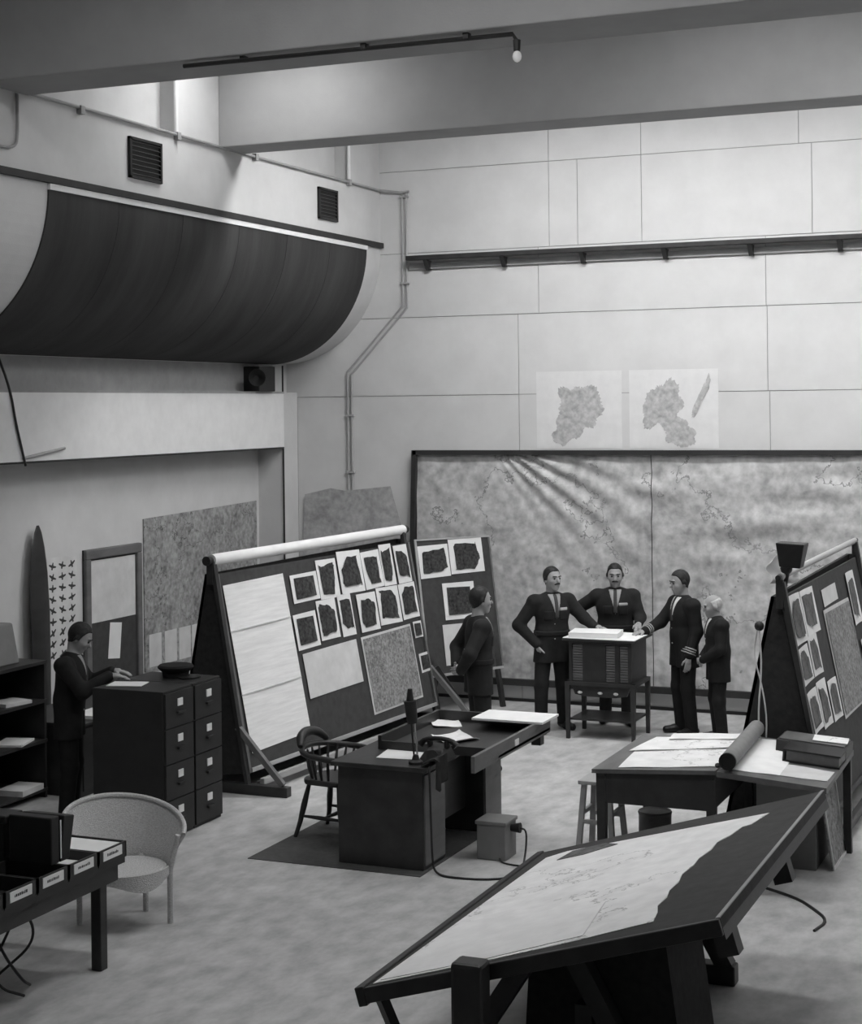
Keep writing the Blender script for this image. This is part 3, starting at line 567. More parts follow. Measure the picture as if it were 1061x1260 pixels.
tag(MB().tube([(-4.97, 11.60, .80), (-4.955, 11.545, .795), (-4.945, 11.535, .72), (-4.945, 11.55, .45), (-4.95, 11.58, .1), (-4.93, 11.58, .012), (-4.80, 11.50, .008), (-4.45, 11.55, .008), (-4.2, 11.85, .008), (-4.05, 11.9, .008)], .009, 6, 2).build('telephone_cable', 'black', smooth=True), 'black cable dropping from desk corner and running along floor', 'cable')
t = thing('jacket_bundle', 'dark cloth bundle hung over the desk corner by telephone', 'cloth', (-4.93, 11.70, .62))
def bund(u, v):
    a = v * 2.2; y = 11.58 + .16 * u; s = .02 * math.sin(9 * u + 4 * v)
    if v < .5: p = (-5.04 + .12 * v * 2 + s * .3, y, .795 + .045 * math.sin(math.pi * v) + abs(s) * .4)
    else: p = (-4.915 + .02 * math.sin(8 * u), y + s * .3, .835 - (v - .5) * .40 - .03 * math.sin(5 * u))
    return p, (.6, -.2, .7)
MB().sheet(bund, 10, 14, .022).build('cloth', 'cloth', t, True)
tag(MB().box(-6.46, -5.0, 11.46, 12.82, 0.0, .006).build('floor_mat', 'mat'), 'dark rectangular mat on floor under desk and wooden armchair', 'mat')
t = thing('junction_box', 'grey metal box with side plug and flex beside desk', 'box', (-4.66, 12.2, 0))
MB().box(-4.79, -4.555, 12.08, 12.33, 0, .29).build('box', 'greybox', t, bevel=.008)
MB().box(-4.80, -4.545, 12.07, 12.34, .27, .30).build('lid', 'greybox', t, bevel=.006)
MB().cyl((-4.555, 12.22, .23), (-4.48, 12.22, .235), .028, .04, 12).build('plug', 'black', t, True)
MB().tube([(-4.48, 12.22, .235), (-4.43, 12.22, .22), (-4.42, 12.18, .1), (-4.41, 12.1, .008), (-4.35, 11.9, .008), (-4.1, 11.8, .008)], .008, 6, 2).build('flex', 'black', t, True)
MB().tube([(-4.60, 12.08, .02), (-4.55, 12.0, .008), (-4.3, 11.98, .008), (-4.15, 11.9, .008)], .007, 6, 2).build('flex', 'black', t, True)
# ------------------------------------------------------------------ captain's chair at the desk
t = thing('captains_chair', 'dark wooden spindle-back armchair at the desk', 'chair', (-6.15, 12.37, .006), math.radians(-97))     # faces local +y
Wc = world_of(t); C_ = MB(Wc)
seat = [(.23 * math.cos(a) * (1.05 if abs(math.sin(a)) < .8 else 1), .22 * math.sin(a)) for a in np.linspace(0, 2 * math.pi, 28, endpoint=False)]
seat = [(max(-.225, min(.225, x * 1.12)), max(-.21, min(.22, y * 1.1))) for x, y in seat]
MB(Wc).prism(seat, .43, .475).build('seat', 'darkwood', t, bevel=.012)
for sx in (-1, 1):
    for sy in (-1, 1):
        MB(Wc).tube([(sx * .16, sy * .14, .44), (sx * .19, sy * .175, .26), (sx * .215, sy * .20, .12), (sx * .235, sy * .235, 0)], [.016, .026, .020, .016], 10).build('leg', 'darkwood', t, True)
    MB(Wc).tube([(sx * .205, -.19, .17), (sx * .205, 0, .17), (sx * .205, .19, .17)], [.010, .018, .010], 8).build('stretcher', 'darkwood', t, True)
MB(Wc).tube([(-.2, .02, .17), (0, .02, .17), (.2, .02, .17)], [.010, .018, .010], 8).build('stretcher', 'darkwood', t, True)
ra_ = [(-.27, .20, .66), (-.29, .06, .67), (-.27, -.10, .68), (-.17, -.22, .70), (0, -.26, .71), (.17, -.22, .70), (.27, -.10, .68), (.29, .06, .67), (.27, .20, .66)]
MB(Wc).tube(ra_, [.022, .026, .024, .024, .026, .024, .024, .026, .022], 10, 2).build('arm_rail', 'darkwood', t, True)
MB(Wc).tube([(-.20, -.20, .73), (-.12, -.25, .80), (0, -.27, .82), (.12, -.25, .80), (.20, -.20, .73)], [.02, .038, .042, .038, .02], 10, 2).build('crest_rail', 'darkwood', t, True)
for a in np.linspace(math.radians(-20), math.radians(200), 13):
    x, y = .195 * math.cos(a), -.18 * math.sin(a); xr, yr = .275 * math.cos(a), -.24 * math.sin(a) + (.02)
    MB(Wc).tube([(x, y, .46), ((x + xr) / 2, (y + yr) / 2, .56), (xr, yr, .69)], [.009, .014, .008], 8).build('spindle', 'darkwood', t, True)
# ------------------------------------------------------------------ card cabinet on stand with papers
t = thing('index_cabinet', 'dark index cabinet on tall slim legs among the standing men', 'cabinet', (-5.26, 17.08, 0))
for x in (-5.615, -4.905):
    for y in (16.805, 17.355): MB().hexa([(x - .018, y - .018, 0), (x + .018, y - .018, 0), (x + .018, y + .018, 0), (x - .018, y + .018, 0)], [(x - .026, y - .026, .60), (x + .026, y - .026, .60), (x + .026, y + .026, .60), (x - .026, y + .026, .60)]).build('leg', 'darkwood', t)
MB().box(-5.60, -4.92, 16.83, 17.36, .19, .21).build('stand_shelf', 'darkwood', t)
MB().box(-5.64, -4.88, 16.78, 17.38, .565, .60).build('stand_rail', 'darkwood', t)
MB().box(-5.60, -4.92, 16.86, 17.37, .60, 1.03).build('carcass', 'darkwood', t)
MB().box(-5.60, -4.92, 16.80, 16.86, .995, 1.03).build('head_rail', 'darkwood', t)
for x0, x1 in ((-5.60, -5.565), (-5.45, -5.20), (-5.10, -5.05), (-4.96, -4.92)): MB().box(x0, x1, 16.81, 16.86, .60, .995).build('stile', 'darkwood', t)
for x0, x1 in ((-5.565, -5.45), (-5.20, -5.10), (-5.05, -4.96)):
    for k in range(14):
        z = .61 + k * .0272; MB().box(x0 + .003, x1 - .003, 16.822, 16.86, z, z + .021).build('card_drawer', 'midwood', t)
MB().box(-5.66, -4.86, 16.76, 17.40, 1.03, 1.052).build('cabinet_top', 'darkwood', t, bevel=.004)
MB().prism([(-5.58, .0), (-4.94, 0), (-4.98, -.10), (-5.1, -.12), (-5.4, -.12), (-5.54, -.10)], 0, .04, Matrix(((1, 0, 0, 0), (0, 0, -1, 16.86), (0, 1, 0, .565), (0, 0, 0, 1)))).build('apron', 'darkwood', t)
for x in (-5.48, -5.26, -5.09): MB().ball((x, 16.80, .49), (.028, .016, .016), 10).build('knob', 'paper2', t, True)
papers(-5.26, 17.06, 1.053, .78, .60, 0, 'white sheets covering the top of index cabinet', th=.006, curl=.004)
papers(-5.36, 17.0, 1.062, .52, .36, .12, 'thick white map folded on top of index cabinet', th=.05, name='folded_map', cat='map')
# ------------------------------------------------------------------ the two paper-covered tables
t = thing('drawing_table', 'dark drawing table with deep apron, its top rising towards map roll', 'table', (-3.35, 12.7, 0))
zt = lambda x: .79 + (x + 3.80) / .92 * .055
MB().hexa([(-3.82, 11.97, zt(-3.82) - .03), (-2.885, 11.97, zt(-2.885) - .03), (-2.885, 13.33, zt(-2.885) - .03), (-3.82, 13.33, zt(-3.82) - .03)], [(-3.82, 11.97, zt(-3.82)), (-2.885, 11.97, zt(-2.885)), (-2.885, 13.33, zt(-2.885)), (-3.82, 13.33, zt(-3.82))]).build('table_top', 'midwood', t)
for y in (12.0, 13.27): MB().hexa([(-3.72, y, .54), (-2.95, y, .54), (-2.95, y + .03, .54), (-3.72, y + .03, .54)], [(-3.72, y, .758), (-2.95, y, .805), (-2.95, y + .03, .805), (-3.72, y + .03, .758)]).build('apron', 'darkwood', t)
for x in (-3.78, -2.93): MB().box(x, x + .03, 12.03, 13.27, .56, zt(x) - .032).build('apron', 'darkwood', t)
for x in (-3.76, -2.93):
    for y in (12.03, 13.27): MB().hexa([(x - .03, y - .03, 0), (x + .03, y - .03, 0), (x + .03, y + .03, 0), (x - .03, y + .03, 0)], [(x - .035, y - .035, zt(x) - .034), (x + .035, y - .035, zt(x) - .034), (x + .035, y + .035, zt(x) - .034), (x - .035, y + .035, zt(x) - .034)]).build('leg', 'darkwood', t)
t = thing('sloped_table', 'table sloping away from the map roll, carrying dark books and box', 'table', (-2.45, 12.7, 0))
zb = lambda x: .845 - (x + 2.87) / .78 * .06
MB().hexa([(-2.875, 11.95, zb(-2.87) - .04), (-2.09, 11.95, zb(-2.09) - .04), (-2.12, 13.33, zb(-2.12) - .04), (-2.875, 13.33, zb(-2.87) - .04)], [(-2.875, 11.95, zb(-2.87)), (-2.09, 11.95, zb(-2.09)), (-2.12, 13.33, zb(-2.12)), (-2.875, 13.33, zb(-2.87))]).build('table_top', 'midwood', t)
for x in (-2.82, -2.16):
    for y in (13.27,): MB().box(x - .03, x + .03, y - .03, y + .03, 0, zb(x) - .042).build('leg', 'darkwood', t)
MB().box(-2.72, -2.30, 12.60, 12.63, .66, .755).build('apron', 'darkwood', t)
MB().box(-2.74, -2.30, 12.66, 13.22, 0.0, .762).build('pedestal_box', 'greybox', t)
t = thing('leaning_frame', 'pale-edged framed print leaning against table pedestal', 'picture', (-2.2, 12.95, 0))
LX = frame((-2.19, 12.70, .0), (0, 1, 0), (-.085, 0, .6))
MB(LX).box(0, .56, 0, .58, 0, .012).build('print', 'greymap', t)
for a, b, c, d in ((0, .56, 0, .02), (0, .56, .56, .58), (0, .02, .02, .56), (.54, .56, .02, .56)): MB(LX).box(a, b, c, d, .012, .022).build('frame_rail', 'paper2', t)
TLT = math.atan2(.055, .92)
def on_table(pts, zf, lab, m, th=.003, cat='map', name='map_sheet', lift=0.0, wav=.004):
    P = np.array(pts, float)       # quad, wavy sheet
    def fn(u, v):
        p = (1 - u) * (1 - v) * P[0] + u * (1 - v) * P[1] + u * v * P[2] + (1 - u) * v * P[3]
        return (p[0], p[1], zf(p[0]) + .001 + lift + wav * (1 + math.sin(9 * u + 4 * v)) * .5), (0, 0, 1)
    return tag(MB().sheet(fn, 16, 12, th).build(name, m, smooth=True), lab, cat)
on_table([(-3.63, 12.02), (-2.90, 12.10), (-2.90, 12.95), (-3.70, 12.86)], zt, 'white map sheet along front of drawing table with deep apron', 'chart')
on_table([(-3.72, 12.62), (-2.92, 12.78), (-2.90, 13.20), (-3.66, 13.20)], zt, 'white map sheet overlapping at back of the drawing table', 'chart', lift=.009)
on_table([(-3.52, 13.06), (-2.92, 13.08), (-2.90, 13.31), (-3.55, 13.31)], zt, 'topmost plain sheet at rear edge of drawing table', 'paper', lift=.018)
on_table([(-2.86, 12.05), (-2.45, 12.10), (-2.50, 13.25), (-2.86, 13.25)], zb, 'white sheet between the map roll and dark books', 'chart2')
on_table([(-2.47, 12.10), (-2.12, 12.14), (-2.12, 12.46), (-2.50, 12.50)], zb, 'small white sheet in front of the dark books on sloped table', 'paper2', wav=.002)
rp = [(-2.80, 11.93, .91), (-2.83, 13.2, .91)]
t = thing('map_roll', 'thick rolled map lying across the ridge of both tables', 'map', (-2.82, 12.6, .85))
MB().tube([(-2.79, 11.96, .925), (-2.86, 13.25, .925)], .062, 18).build('roll', 'tube', t, True)
MB(frame((-2.79, 11.945, .925), (1, .05, 0), (0, 0, 1))).lathe([(.063, -.012), (.063, .012), (.048, .012), (.048, 0), (.001, 0)], 18).build('roll_end', 'black', t, True)
for k in range(6):
    p = Vector((-2.88 - .01 * k, 12.02 + k * .2, .875)); MB().ball(p, (.022, .035, .018), 8).build('frayed_edge', 'ink', t, True)
t = thing('map_box', 'long flat dark box with pale lid papers at back of sloped table', 'box', (-2.38, 13.1, .8))
SL = Matrix.Translation((-2.38, 13.05, zb(-2.38) + .003)) @ Matrix.Rotation(math.atan2(.06, .78), 4, 'Y')
MB(SL).box(-.26, .27, -.16, .18, 0, .09).build('box', 'darkwood', t, bevel=.006)
MB(SL).box(-.24, .25, -.14, .16, .09, .10).build('lid', 'midwood', t)
papers(-2.25, 13.08, zb(-2.25) + .108, .26, .22, .1, 'mottled white paper on top of the long flat dark box', 'chart', .004, tilt=-.077)
for k, (dy, w, lab) in enumerate(((12.72, .10, 'lower thick black book on sloped table before the flat box'),)):
    B = Matrix.Translation((-2.30, dy, zb(-2.30) + .003)) @ Matrix.Rotation(math.atan2(.06, .78), 4, 'Y')
    t = thing('thick_book', 'thick black bound book on sloped table in front of flat box', 'book', (-2.30, dy, .8))
    MB(B).box(-.22, .20, -.15, .15, 0, .012).build('cover', 'black', t); MB(B).box(-.22, .20, -.15, .15, .083, .095).build('cover', 'black', t)
    MB(B).box(-.20, .19, -.14, .145, .012, .083).build('page_block', 'midwood', t); MB(B).box(-.225, -.21, -.15, .15, .0, .095).build('spine', 'black', t)
t = thing('wooden_stool', 'light wooden stool tucked beside the drawing table leg', 'stool', (-3.97, 12.72, 0))
MB().box(-4.12, -3.84, 12.55, 12.90, .53, .56).build('seat', 'lightwood', t, bevel=.006)
for sx in (-1, 1):
    for sy in (-1, 1):
        c = Vector((-3.98, 12.725, 0)); MB().bar(c + Vector((sx * .14, sy * .175, 0)), c + Vector((sx * .10, sy * .13, .53)), .04, .04, (0, 1, 0)).build('leg', 'lightwood', t)
for sy in (-1, 1): MB().bar((-4.09, 12.725 + sy * .155, .24), (-3.87, 12.725 + sy * .155, .24), .03, .03).build('rung', 'lightwood', t)
for sx in (-1, 1): MB().bar((-3.98 + sx * .12, 12.57, .30), (-3.98 + sx * .12, 12.88, .30), .03, .03).build('rung', 'lightwood', t)
t = thing('waste_bin', 'dark round-cornered waste bin under the drawing table', 'bin', (-3.62, 13.0, 0))
MB().prism([(-3.62 + .13 * math.cos(a), 12.98 + .13 * math.sin(a)) for a in np.linspace(0, 2 * math.pi, 20, endpoint=False)], 0, .26).build('body', 'midwood', t, True)
MB(Matrix.Translation((-3.62, 12.98, .26))).lathe([(.13, -.02), (.137, 0), (.13, .012), (.11, 0), (.001, -.01)], 20).build('rim', 'midwood', t, True)
t = thing('floor_pedal', 'small dark tilted pedal switch on floor under drawing table', 'pedal', (-3.2, 12.95, 0))
MB().box(-3.26, -3.14, 12.88, 13.04, 0, .09).build('base', 'black', t)
MB().hexa([(-3.30, 12.86, .12), (-3.12, 12.86, .18), (-3.12, 13.06, .18), (-3.30, 13.06, .12)], [(-3.30, 12.86, .135), (-3.12, 12.86, .195), (-3.12, 13.06, .195), (-3.30, 13.06, .135)]).build('plate', 'lightwood', t)
MB().box(-3.22, -3.18, 12.94, 12.98, .09, .155).build('post', 'black', t)
# ------------------------------------------------------------------ tilted plotting board in the foreground
XT = frame((-3.62, 7.6, .60), (1.80, 0, .54), (0, 1, 0)); BW, BL = 1.88, 2.72
t = thing('tilted_plotting_board', 'great dark tilted plotting board on trestles carrying a white chart', 'table', (-2.7, 9.0, 0))
MB(XT).box(0, BW, 0, BL, -.045, 0).build('board_top', 'board', t)
MB(XT).box(BW - .02, BW, 0, BL, 0, .006).build('edge_lipping', 'lightwood', t)
MB(XT).box(BW - .03, BW, 0, BL, -.10, -.045).build('side_rail', 'darkwood', t)
for v_ in (.25, 1.55): MB(XT).box(BW - .14, BW - .04, v_, v_ + .1, -.24, -.10).build('bracket', 'darkwood', t)
MB(XT).box(-.0, BW, -.03, 0, -.075, .003).build('front_rail', 'darkwood', t, bevel=.006)
MB(XT).box(-.05, 0, -.03, BL, -.085, .012).build('low_ledge', 'darkwood', t, bevel=.006)
for v_ in (.35, 1.3, 2.4): MB(XT).box(.05, BW - .05, v_ - .04, v_ + .04, -.12, -.045).build('cross_batten', 'darkwood', t)
MB().box(-3.09, -2.93, 7.42, 7.56, 0, .84).build('stop_post', 'darkwood', t, bevel=.02)
for y in (8.15, 10.02):
    MB().bar((-3.40, y, .06), (-2.30, y, .06), .11, .12).build('trestle_foot', 'darkwood', t, bevel=.01)
    MB().bar((-2.36, y, .10), (-2.72, y, .74), .10, .10, (0, 1, 0)).build('trestle_leg', 'darkwood', t)
    MB().bar((-3.32, y, .10), (-2.95, y, .66), .10, .10, (0, 1, 0)).build('trestle_leg', 'darkwood', t)
MB().bar((-3.57, 7.68, .53), (-3.46, 7.9, .0), .05, .05).build('slim_leg', 'darkwood', t)
MB().bar((-3.57, 10.1, .53), (-3.5, 10.0, .0), .05, .05).build('slim_leg', 'darkwood', t)
MB().bar((-2.66, 8.15, .40), (-2.66, 10.02, .40), .09, .10).build('stretcher', 'darkwood', t)
MB().hexa([(-3.02, 8.24, .02), (-2.15, 8.24, .02), (-2.15, 8.9, .02), (-3.02, 8.9, .02)], [(-2.98, 8.24, .62), (-2.25, 8.24, .78), (-2.25, 8.9, .78), (-2.98, 8.9, .62)]).build('shadow_fill', 'cloth', t)  # solid dark block standing in for the shade under the board
def chart_poly(poly, lift, m, lab, cat='map', name='chart_sheet'):
    return tag(MB(XT).prism(poly, lift, lift + .003).build(name, m), lab, cat)
edge = [(1.61, 2.36), (1.55, 2.12), (1.50, 2.10), (1.47, 1.92), (1.42, 1.80), (1.43, 1.62), (1.40, 1.45), (1.41, 1.30), (1.39, 1.13), (1.42, .95), (1.41, .80), (1.44, .64), (1.43, .5), (1.47, .36), (1.50, .18)]
chart_poly([(.03, .03), (.66, .05), (1.08, .09), (1.50, .18)] + edge[::-1][1:] + [(.85, 2.47), (.22, 2.55), (.10, 2.48)], .001, 'chart', 'large white chart with ragged edge pinned over tilted plotting board')
chart_poly([(.06, .06), (.62, .07), (1.14, .16), (1.05, .80), (.60, .90), (.10, 1.04)], .005, 'chart2', 'smaller pale sheet over the low corner of the large chart')
chart_poly([(.24, 2.30), (.42, 2.30), (.62, 2.40), (.50, 2.52), (.28, 2.50)], .005, 'print2', 'dark strip lying at far end of the large white chart', 'strip', 'dark_strip')
tag(MB().tube([(-2.05, 11.2, .008), (-2.0, 11.45, .008), (-2.15, 11.7, .008), (-2.3, 11.9, .008), (-2.6, 12.1, .008)], .011, 6, 2).build('floor_cable', 'black', smooth=True), 'short black cable on floor behind tilted plotting board', 'cable')
# ------------------------------------------------------------------ tray table at the left and its things
t = thing('tray_table', 'dark table holding labelled letter trays beside the wicker chair', 'table', (-6.5, 8.2, 0))
MB().box(-7.15, -5.97, 6.2, 9.02, .64, .675).build('table_top', 'darkwood', t)
MB().box(-6.02, -5.99, 6.25, 8.97, .54, .64).build('apron', 'darkwood', t)
MB().box(-7.1, -6.02, 8.94, 8.97, .54, .64).build('apron', 'darkwood', t)
for x in (-6.06, -7.08):
    for y in (8.86, 7.62, 6.3): MB().box(x - .037, x + .037, y - .037, y + .037, 0, .64).build('leg', 'darkwood', t, bevel=.006)
ORD2 = ['end', 'second', 'third', 'fourth', 'fifth']
for k in range(5):
    a, b = 9.03 - .31 * (k + 1) + .006, 9.03 - .31 * k
    t = thing('letter_tray', '%s black letter tray with white label, counting from wicker chair' % ORD2[k], 'tray', (-6.2, (a + b) / 2, .675), 0, 'letter trays on the table')
    MB().box(-6.40, -5.965, a, b, .676, .688).build('tray_base', 'darkwood', t)
    for y in (a, b - .012): MB().box(-6.40, -5.965, y, y + .012, .688, .775).build('tray_side', 'darkwood', t)
    MB().box(-6.40, -6.388, a, b, .688, .775).build('tray_back', 'darkwood', t)
    MB().box(-5.977, -5.965, a, b, .688, .775).build('tray_front', 'darkwood', t)
    lb = MB().box(-5.965, -5.960, a + .045, b - .055, .705, .765).build('label_card', 'label', t)
    tx = MB(); yy = a + .085
    while yy < b - .10:
        w = random.uniform(.006, .014); tx.box(-5.960, -5.9595, yy, yy + w, .728, .728 + random.uniform(.012, .018)); yy += w + .004
    tx.build('lettering', 'ink', lb)
papers(-6.18, 8.88, .72, .38, .26, 0, 'stack of white papers filling the end letter tray', 'paper', .045, 'paper_stack', 'paper')
papers(-6.16, 8.57, .70, .36, .25, .05, 'white papers lying in the second letter tray', 'paper', .02, 'paper_stack', 'paper')
t = thing('box_file', 'open black box file standing upright on letter trays', 'file', (-6.2, 8.45, .776))
MB().box(-6.36, -6.05, 8.36, 8.44, .776, 1.06).build('spine_half', 'black', t, bevel=.008)
MB().hexa([(-6.36, 8.45, .776), (-6.05, 8.45, .776), (-6.05, 8.54, .776), (-6.36, 8.54, .776)], [(-6.36, 8.49, 1.05), (-6.05, 8.49, 1.05), (-6.05, 8.60, 1.03), (-6.36, 8.60, 1.03)]).build('lid_half', 'black', t, bevel=.008)
MB().box(-6.05, -6.045, 8.445, 8.455, .80, 1.03).build('paper_edge', 'paper', t)
MB().box(-6.62, -6.37, 8.34, 8.52, 1.0, 1.05).build('flap', 'black', t, bevel=.01)
MB().box(-6.60, -6.40, 8.36, 8.50, .69, 1.0).build('rear_box', 'black', t)
papers(-6.3, 7.72, .776, .3, .25, .2, 'loose pale papers on the fifth letter tray', 'paper2', .03, 'paper_stack', 'paper')
t = thing('wire_tangle', 'tangle of bent black wire under the tray table', 'wire', (-6.35, 8.2, 0))
for k in range(4):
    a = k * 1.3; MB().tube([(-6.35 + .14 * math.cos(a), 8.3 + .1 * math.sin(a), .54), (-6.3 + .18 * math.cos(a + 1), 8.3 + .15 * math.sin(a + 1), .30), (-6.32 + .12 * math.cos(a + 2.5), 8.25 + .15 * math.sin(a + 2.5), .10), (-6.35 + .16 * math.cos(a + 3.5), 8.3 + .16 * math.sin(a + 3.5), .012)], .009, 6, 3).build('wire', 'black', t, True)
# ------------------------------------------------------------------ wicker tub chair
t = thing('wicker_chair', 'pale woven wicker tub chair with flared back', 'chair', (-6.43, 9.71, 0), math.radians(-120))
Ww = world_of(t)
def shell(u, v):
    a = math.radians(-128 + 256 * u); c = math.cos(a)      # a=0 is the middle of the back (local -y)
    zt_ = .60 + .20 * max(0, (c + .62) / 1.62) ** .8; z = .36 + (zt_ - .36) * v
    r = .27 + .12 * v ** 1.3
    return (r * math.sin(a) * 1.05, -r * c, z), Vector((math.sin(a), -c, -.2)).normalized()
MB(Ww).sheet(shell, 48, 10, .016).build('woven_shell', 'wicker', t, True)
rim = [shell(u, 1.0)[0] for u in np.linspace(0, 1, 49)]
MB(Ww).tube(rim, .017, 8).build('rolled_rim', 'wicker', t, True)
MB(Ww).prism([(.275 * math.cos(a), .27 * math.sin(a) + .02) for a in np.linspace(0, 2 * math.pi, 32, endpoint=False)], .36, .40).build('seat', 'wicker', t, bevel=.012)
def skirt(u, v):
    a = math.radians(-52 + 104 * u); return (.275 * math.sin(a) * 1.04, .275 * math.cos(a) + .02, .40 - (.09 + .03 * math.cos(a * 3.4)) * v), Vector((math.sin(a), math.cos(a), 0))
MB(Ww).sheet(skirt, 20, 3, .012).build('seat_apron', 'wicker', t, True)
for sx, sy in ((-1, 1), (1, 1), (-1, -1), (1, -1)):
    top = .60 if sy > 0 else .40
    MB(Ww).tube([(sx * .25, sy * .18, 0), (sx * .25, sy * .18, .36), (sx * (.295 if sy > 0 else .20), sy * (.215 if sy > 0 else .15), top)], .020, 10).build('leg', 'wicker', t, True)
# ------------------------------------------------------------------ people (distance-field bodies, meshed as one surface each)
class Field:
    def __init__(s, lo, hi, h):
        s.h = h; s.lo = np.array(lo); s.n = np.ceil((np.array(hi) - s.lo) / h).astype(int) + 1; s.D = np.full(s.n, .08, np.float32)
    def sub(s, lo, hi, m=.07):
        a = np.clip(((np.array(lo) - m - s.lo) / s.h).astype(int), 0, s.n); b = np.clip(((np.array(hi) + m - s.lo) / s.h).astype(int) + 2, 0, s.n)
        g = [s.lo[i] + s.h * np.arange(a[i], b[i]) for i in range(3)]
        return (slice(a[0], b[0]), slice(a[1], b[1]), slice(a[2], b[2])), np.meshgrid(*g, indexing='ij', sparse=True)
    def join(s, sl, d, k):
        A = s.D[sl]
        if k <= 0: s.D[sl] = np.minimum(A, d); return
        hh = np.clip(.5 + .5 * (A - d) / k, 0, 1); s.D[sl] = A * (1 - hh) + d * hh - k * hh * (1 - hh)
    def cap(s, a, b, ra, rb, k=.02, flat=None):
        a = np.array(a, float); b = np.array(b, float); r = max(ra, rb)
        sl, (X, Y, Z) = s.sub(np.minimum(a, b) - r, np.maximum(a, b) + r)
        if 0 in s.D[sl].shape: return
        ab = b - a; L = ab @ ab + 1e-9; t = np.clip(((X - a[0]) * ab[0] + (Y - a[1]) * ab[1] + (Z - a[2]) * ab[2]) / L, 0, 1)
        d = np.sqrt((X - a[0] - t * ab[0]) ** 2 + (Y - a[1] - t * ab[1]) ** 2 + (Z - a[2] - t * ab[2]) ** 2) - (ra + (rb - ra) * t)
        s.join(sl, d, k)
    def ell(s, c, r, Rm=None, k=.02):
        c = np.array(c, float); r = np.array(r, float); m = r.max(); sl, (X, Y, Z) = s.sub(c - m, c + m)
        if 0 in s.D[sl].shape: return
        P = [X - c[0], Y - c[1], Z - c[2]]
        if Rm is not None: P = [Rm[0][i] * P[0] + Rm[1][i] * P[1] + Rm[2][i] * P[2] for i in range(3)]
        k0 = np.sqrt((P[0] / r[0]) ** 2 + (P[1] / r[1]) ** 2 + (P[2] / r[2]) ** 2); k1 = np.sqrt((P[0] / r[0] ** 2) ** 2 + (P[1] / r[1] ** 2) ** 2 + (P[2] / r[2] ** 2) ** 2) + 1e-6
        s.join(sl, k0 * (k0 - 1) / k1, k)
    def grid(s): return np.meshgrid(*[s.lo[i] + s.h * np.arange(s.n[i]) for i in range(3)], indexing='ij', sparse=True)
    def mesh(s, D=None):
        D = s.D if D is None else D; D = D.copy()
        D[0], D[-1] = 1, 1; D[:, 0], D[:, -1] = 1, 1; D[:, :, 0], D[:, :, -1] = 1, 1
        S = D < 0; n = np.array(D.shape); c = np.zeros(n - 1, np.int8)
        O = [(i, j, k) for i in (0, 1) for j in (0, 1) for k in (0, 1)]
        for i, j, k in O: c += S[i:n[0] - 1 + i, j:n[1] - 1 + j, k:n[2] - 1 + k]
        I = np.argwhere((c > 0) & (c < 8)); idx = np.full(n - 1, -1, np.int32); idx[I[:, 0], I[:, 1], I[:, 2]] = np.arange(len(I))
        acc = np.zeros((len(I), 3)); cnt = np.zeros(len(I))
        for ax in range(3):
            e = np.eye(3, dtype=int)[ax]
            for o in O:
                if o[ax]: continue
                p = I + np.array(o); q = p + e; d0 = D[p[:, 0], p[:, 1], p[:, 2]]; d1 = D[q[:, 0], q[:, 1], q[:, 2]]; x = (d0 < 0) != (d1 < 0)
                tt = np.where(x, d0 / np.where(x, d0 - d1, 1), 0); acc += x[:, None] * (p + tt[:, None] * e); cnt += x
        V = acc / cnt[:, None] * s.h + s.lo; Q = []
        for ax in range(3):
            b_, c_ = (ax + 1) % 3, (ax + 2) % 3; sl0 = [slice(1, n[i] - 1) for i in range(3)]; sl1 = list(sl0); sl0[ax] = slice(0, n[ax] - 1); sl1[ax] = slice(1, n[ax])
            s0, s1 = S[tuple(sl0)], S[tuple(sl1)]; E_ = np.argwhere(s0 != s1); off = np.ones(3, int); off[ax] = 0; P = E_ + off
            fl = s0[E_[:, 0], E_[:, 1], E_[:, 2]]; eb = np.eye(3, dtype=int)[b_]; ec = np.eye(3, dtype=int)[c_]
            g = lambda R_: idx[R_[:, 0], R_[:, 1], R_[:, 2]]
            q = np.stack([g(P - eb - ec), g(P - ec), g(P), g(P - eb)], 1); q[~fl] = q[~fl][:, ::-1]; Q.append(q)
        return V, np.concatenate(Q)
def fmesh(name, V, Q, m, parent):
    me = bpy.data.meshes.new(name); me.from_pydata(V.tolist(), [], Q.tolist()); me.materials.append(M[m]); me.update()
    me.polygons.foreach_set('use_smooth', [True] * len(me.polygons)); o = bpy.data.objects.new(name, me); COL.objects.link(o); o.parent = parent; return o
def rot3(yaw, pitch, roll=0):      # columns are the rotated axes; yaw + = turn to own left, pitch + = look down
    return np.array(Matrix.Rotation(yaw, 3, 'Z') @ Matrix.Rotation(-pitch, 3, 'X') @ Matrix.Rotation(roll, 3, 'Y'))
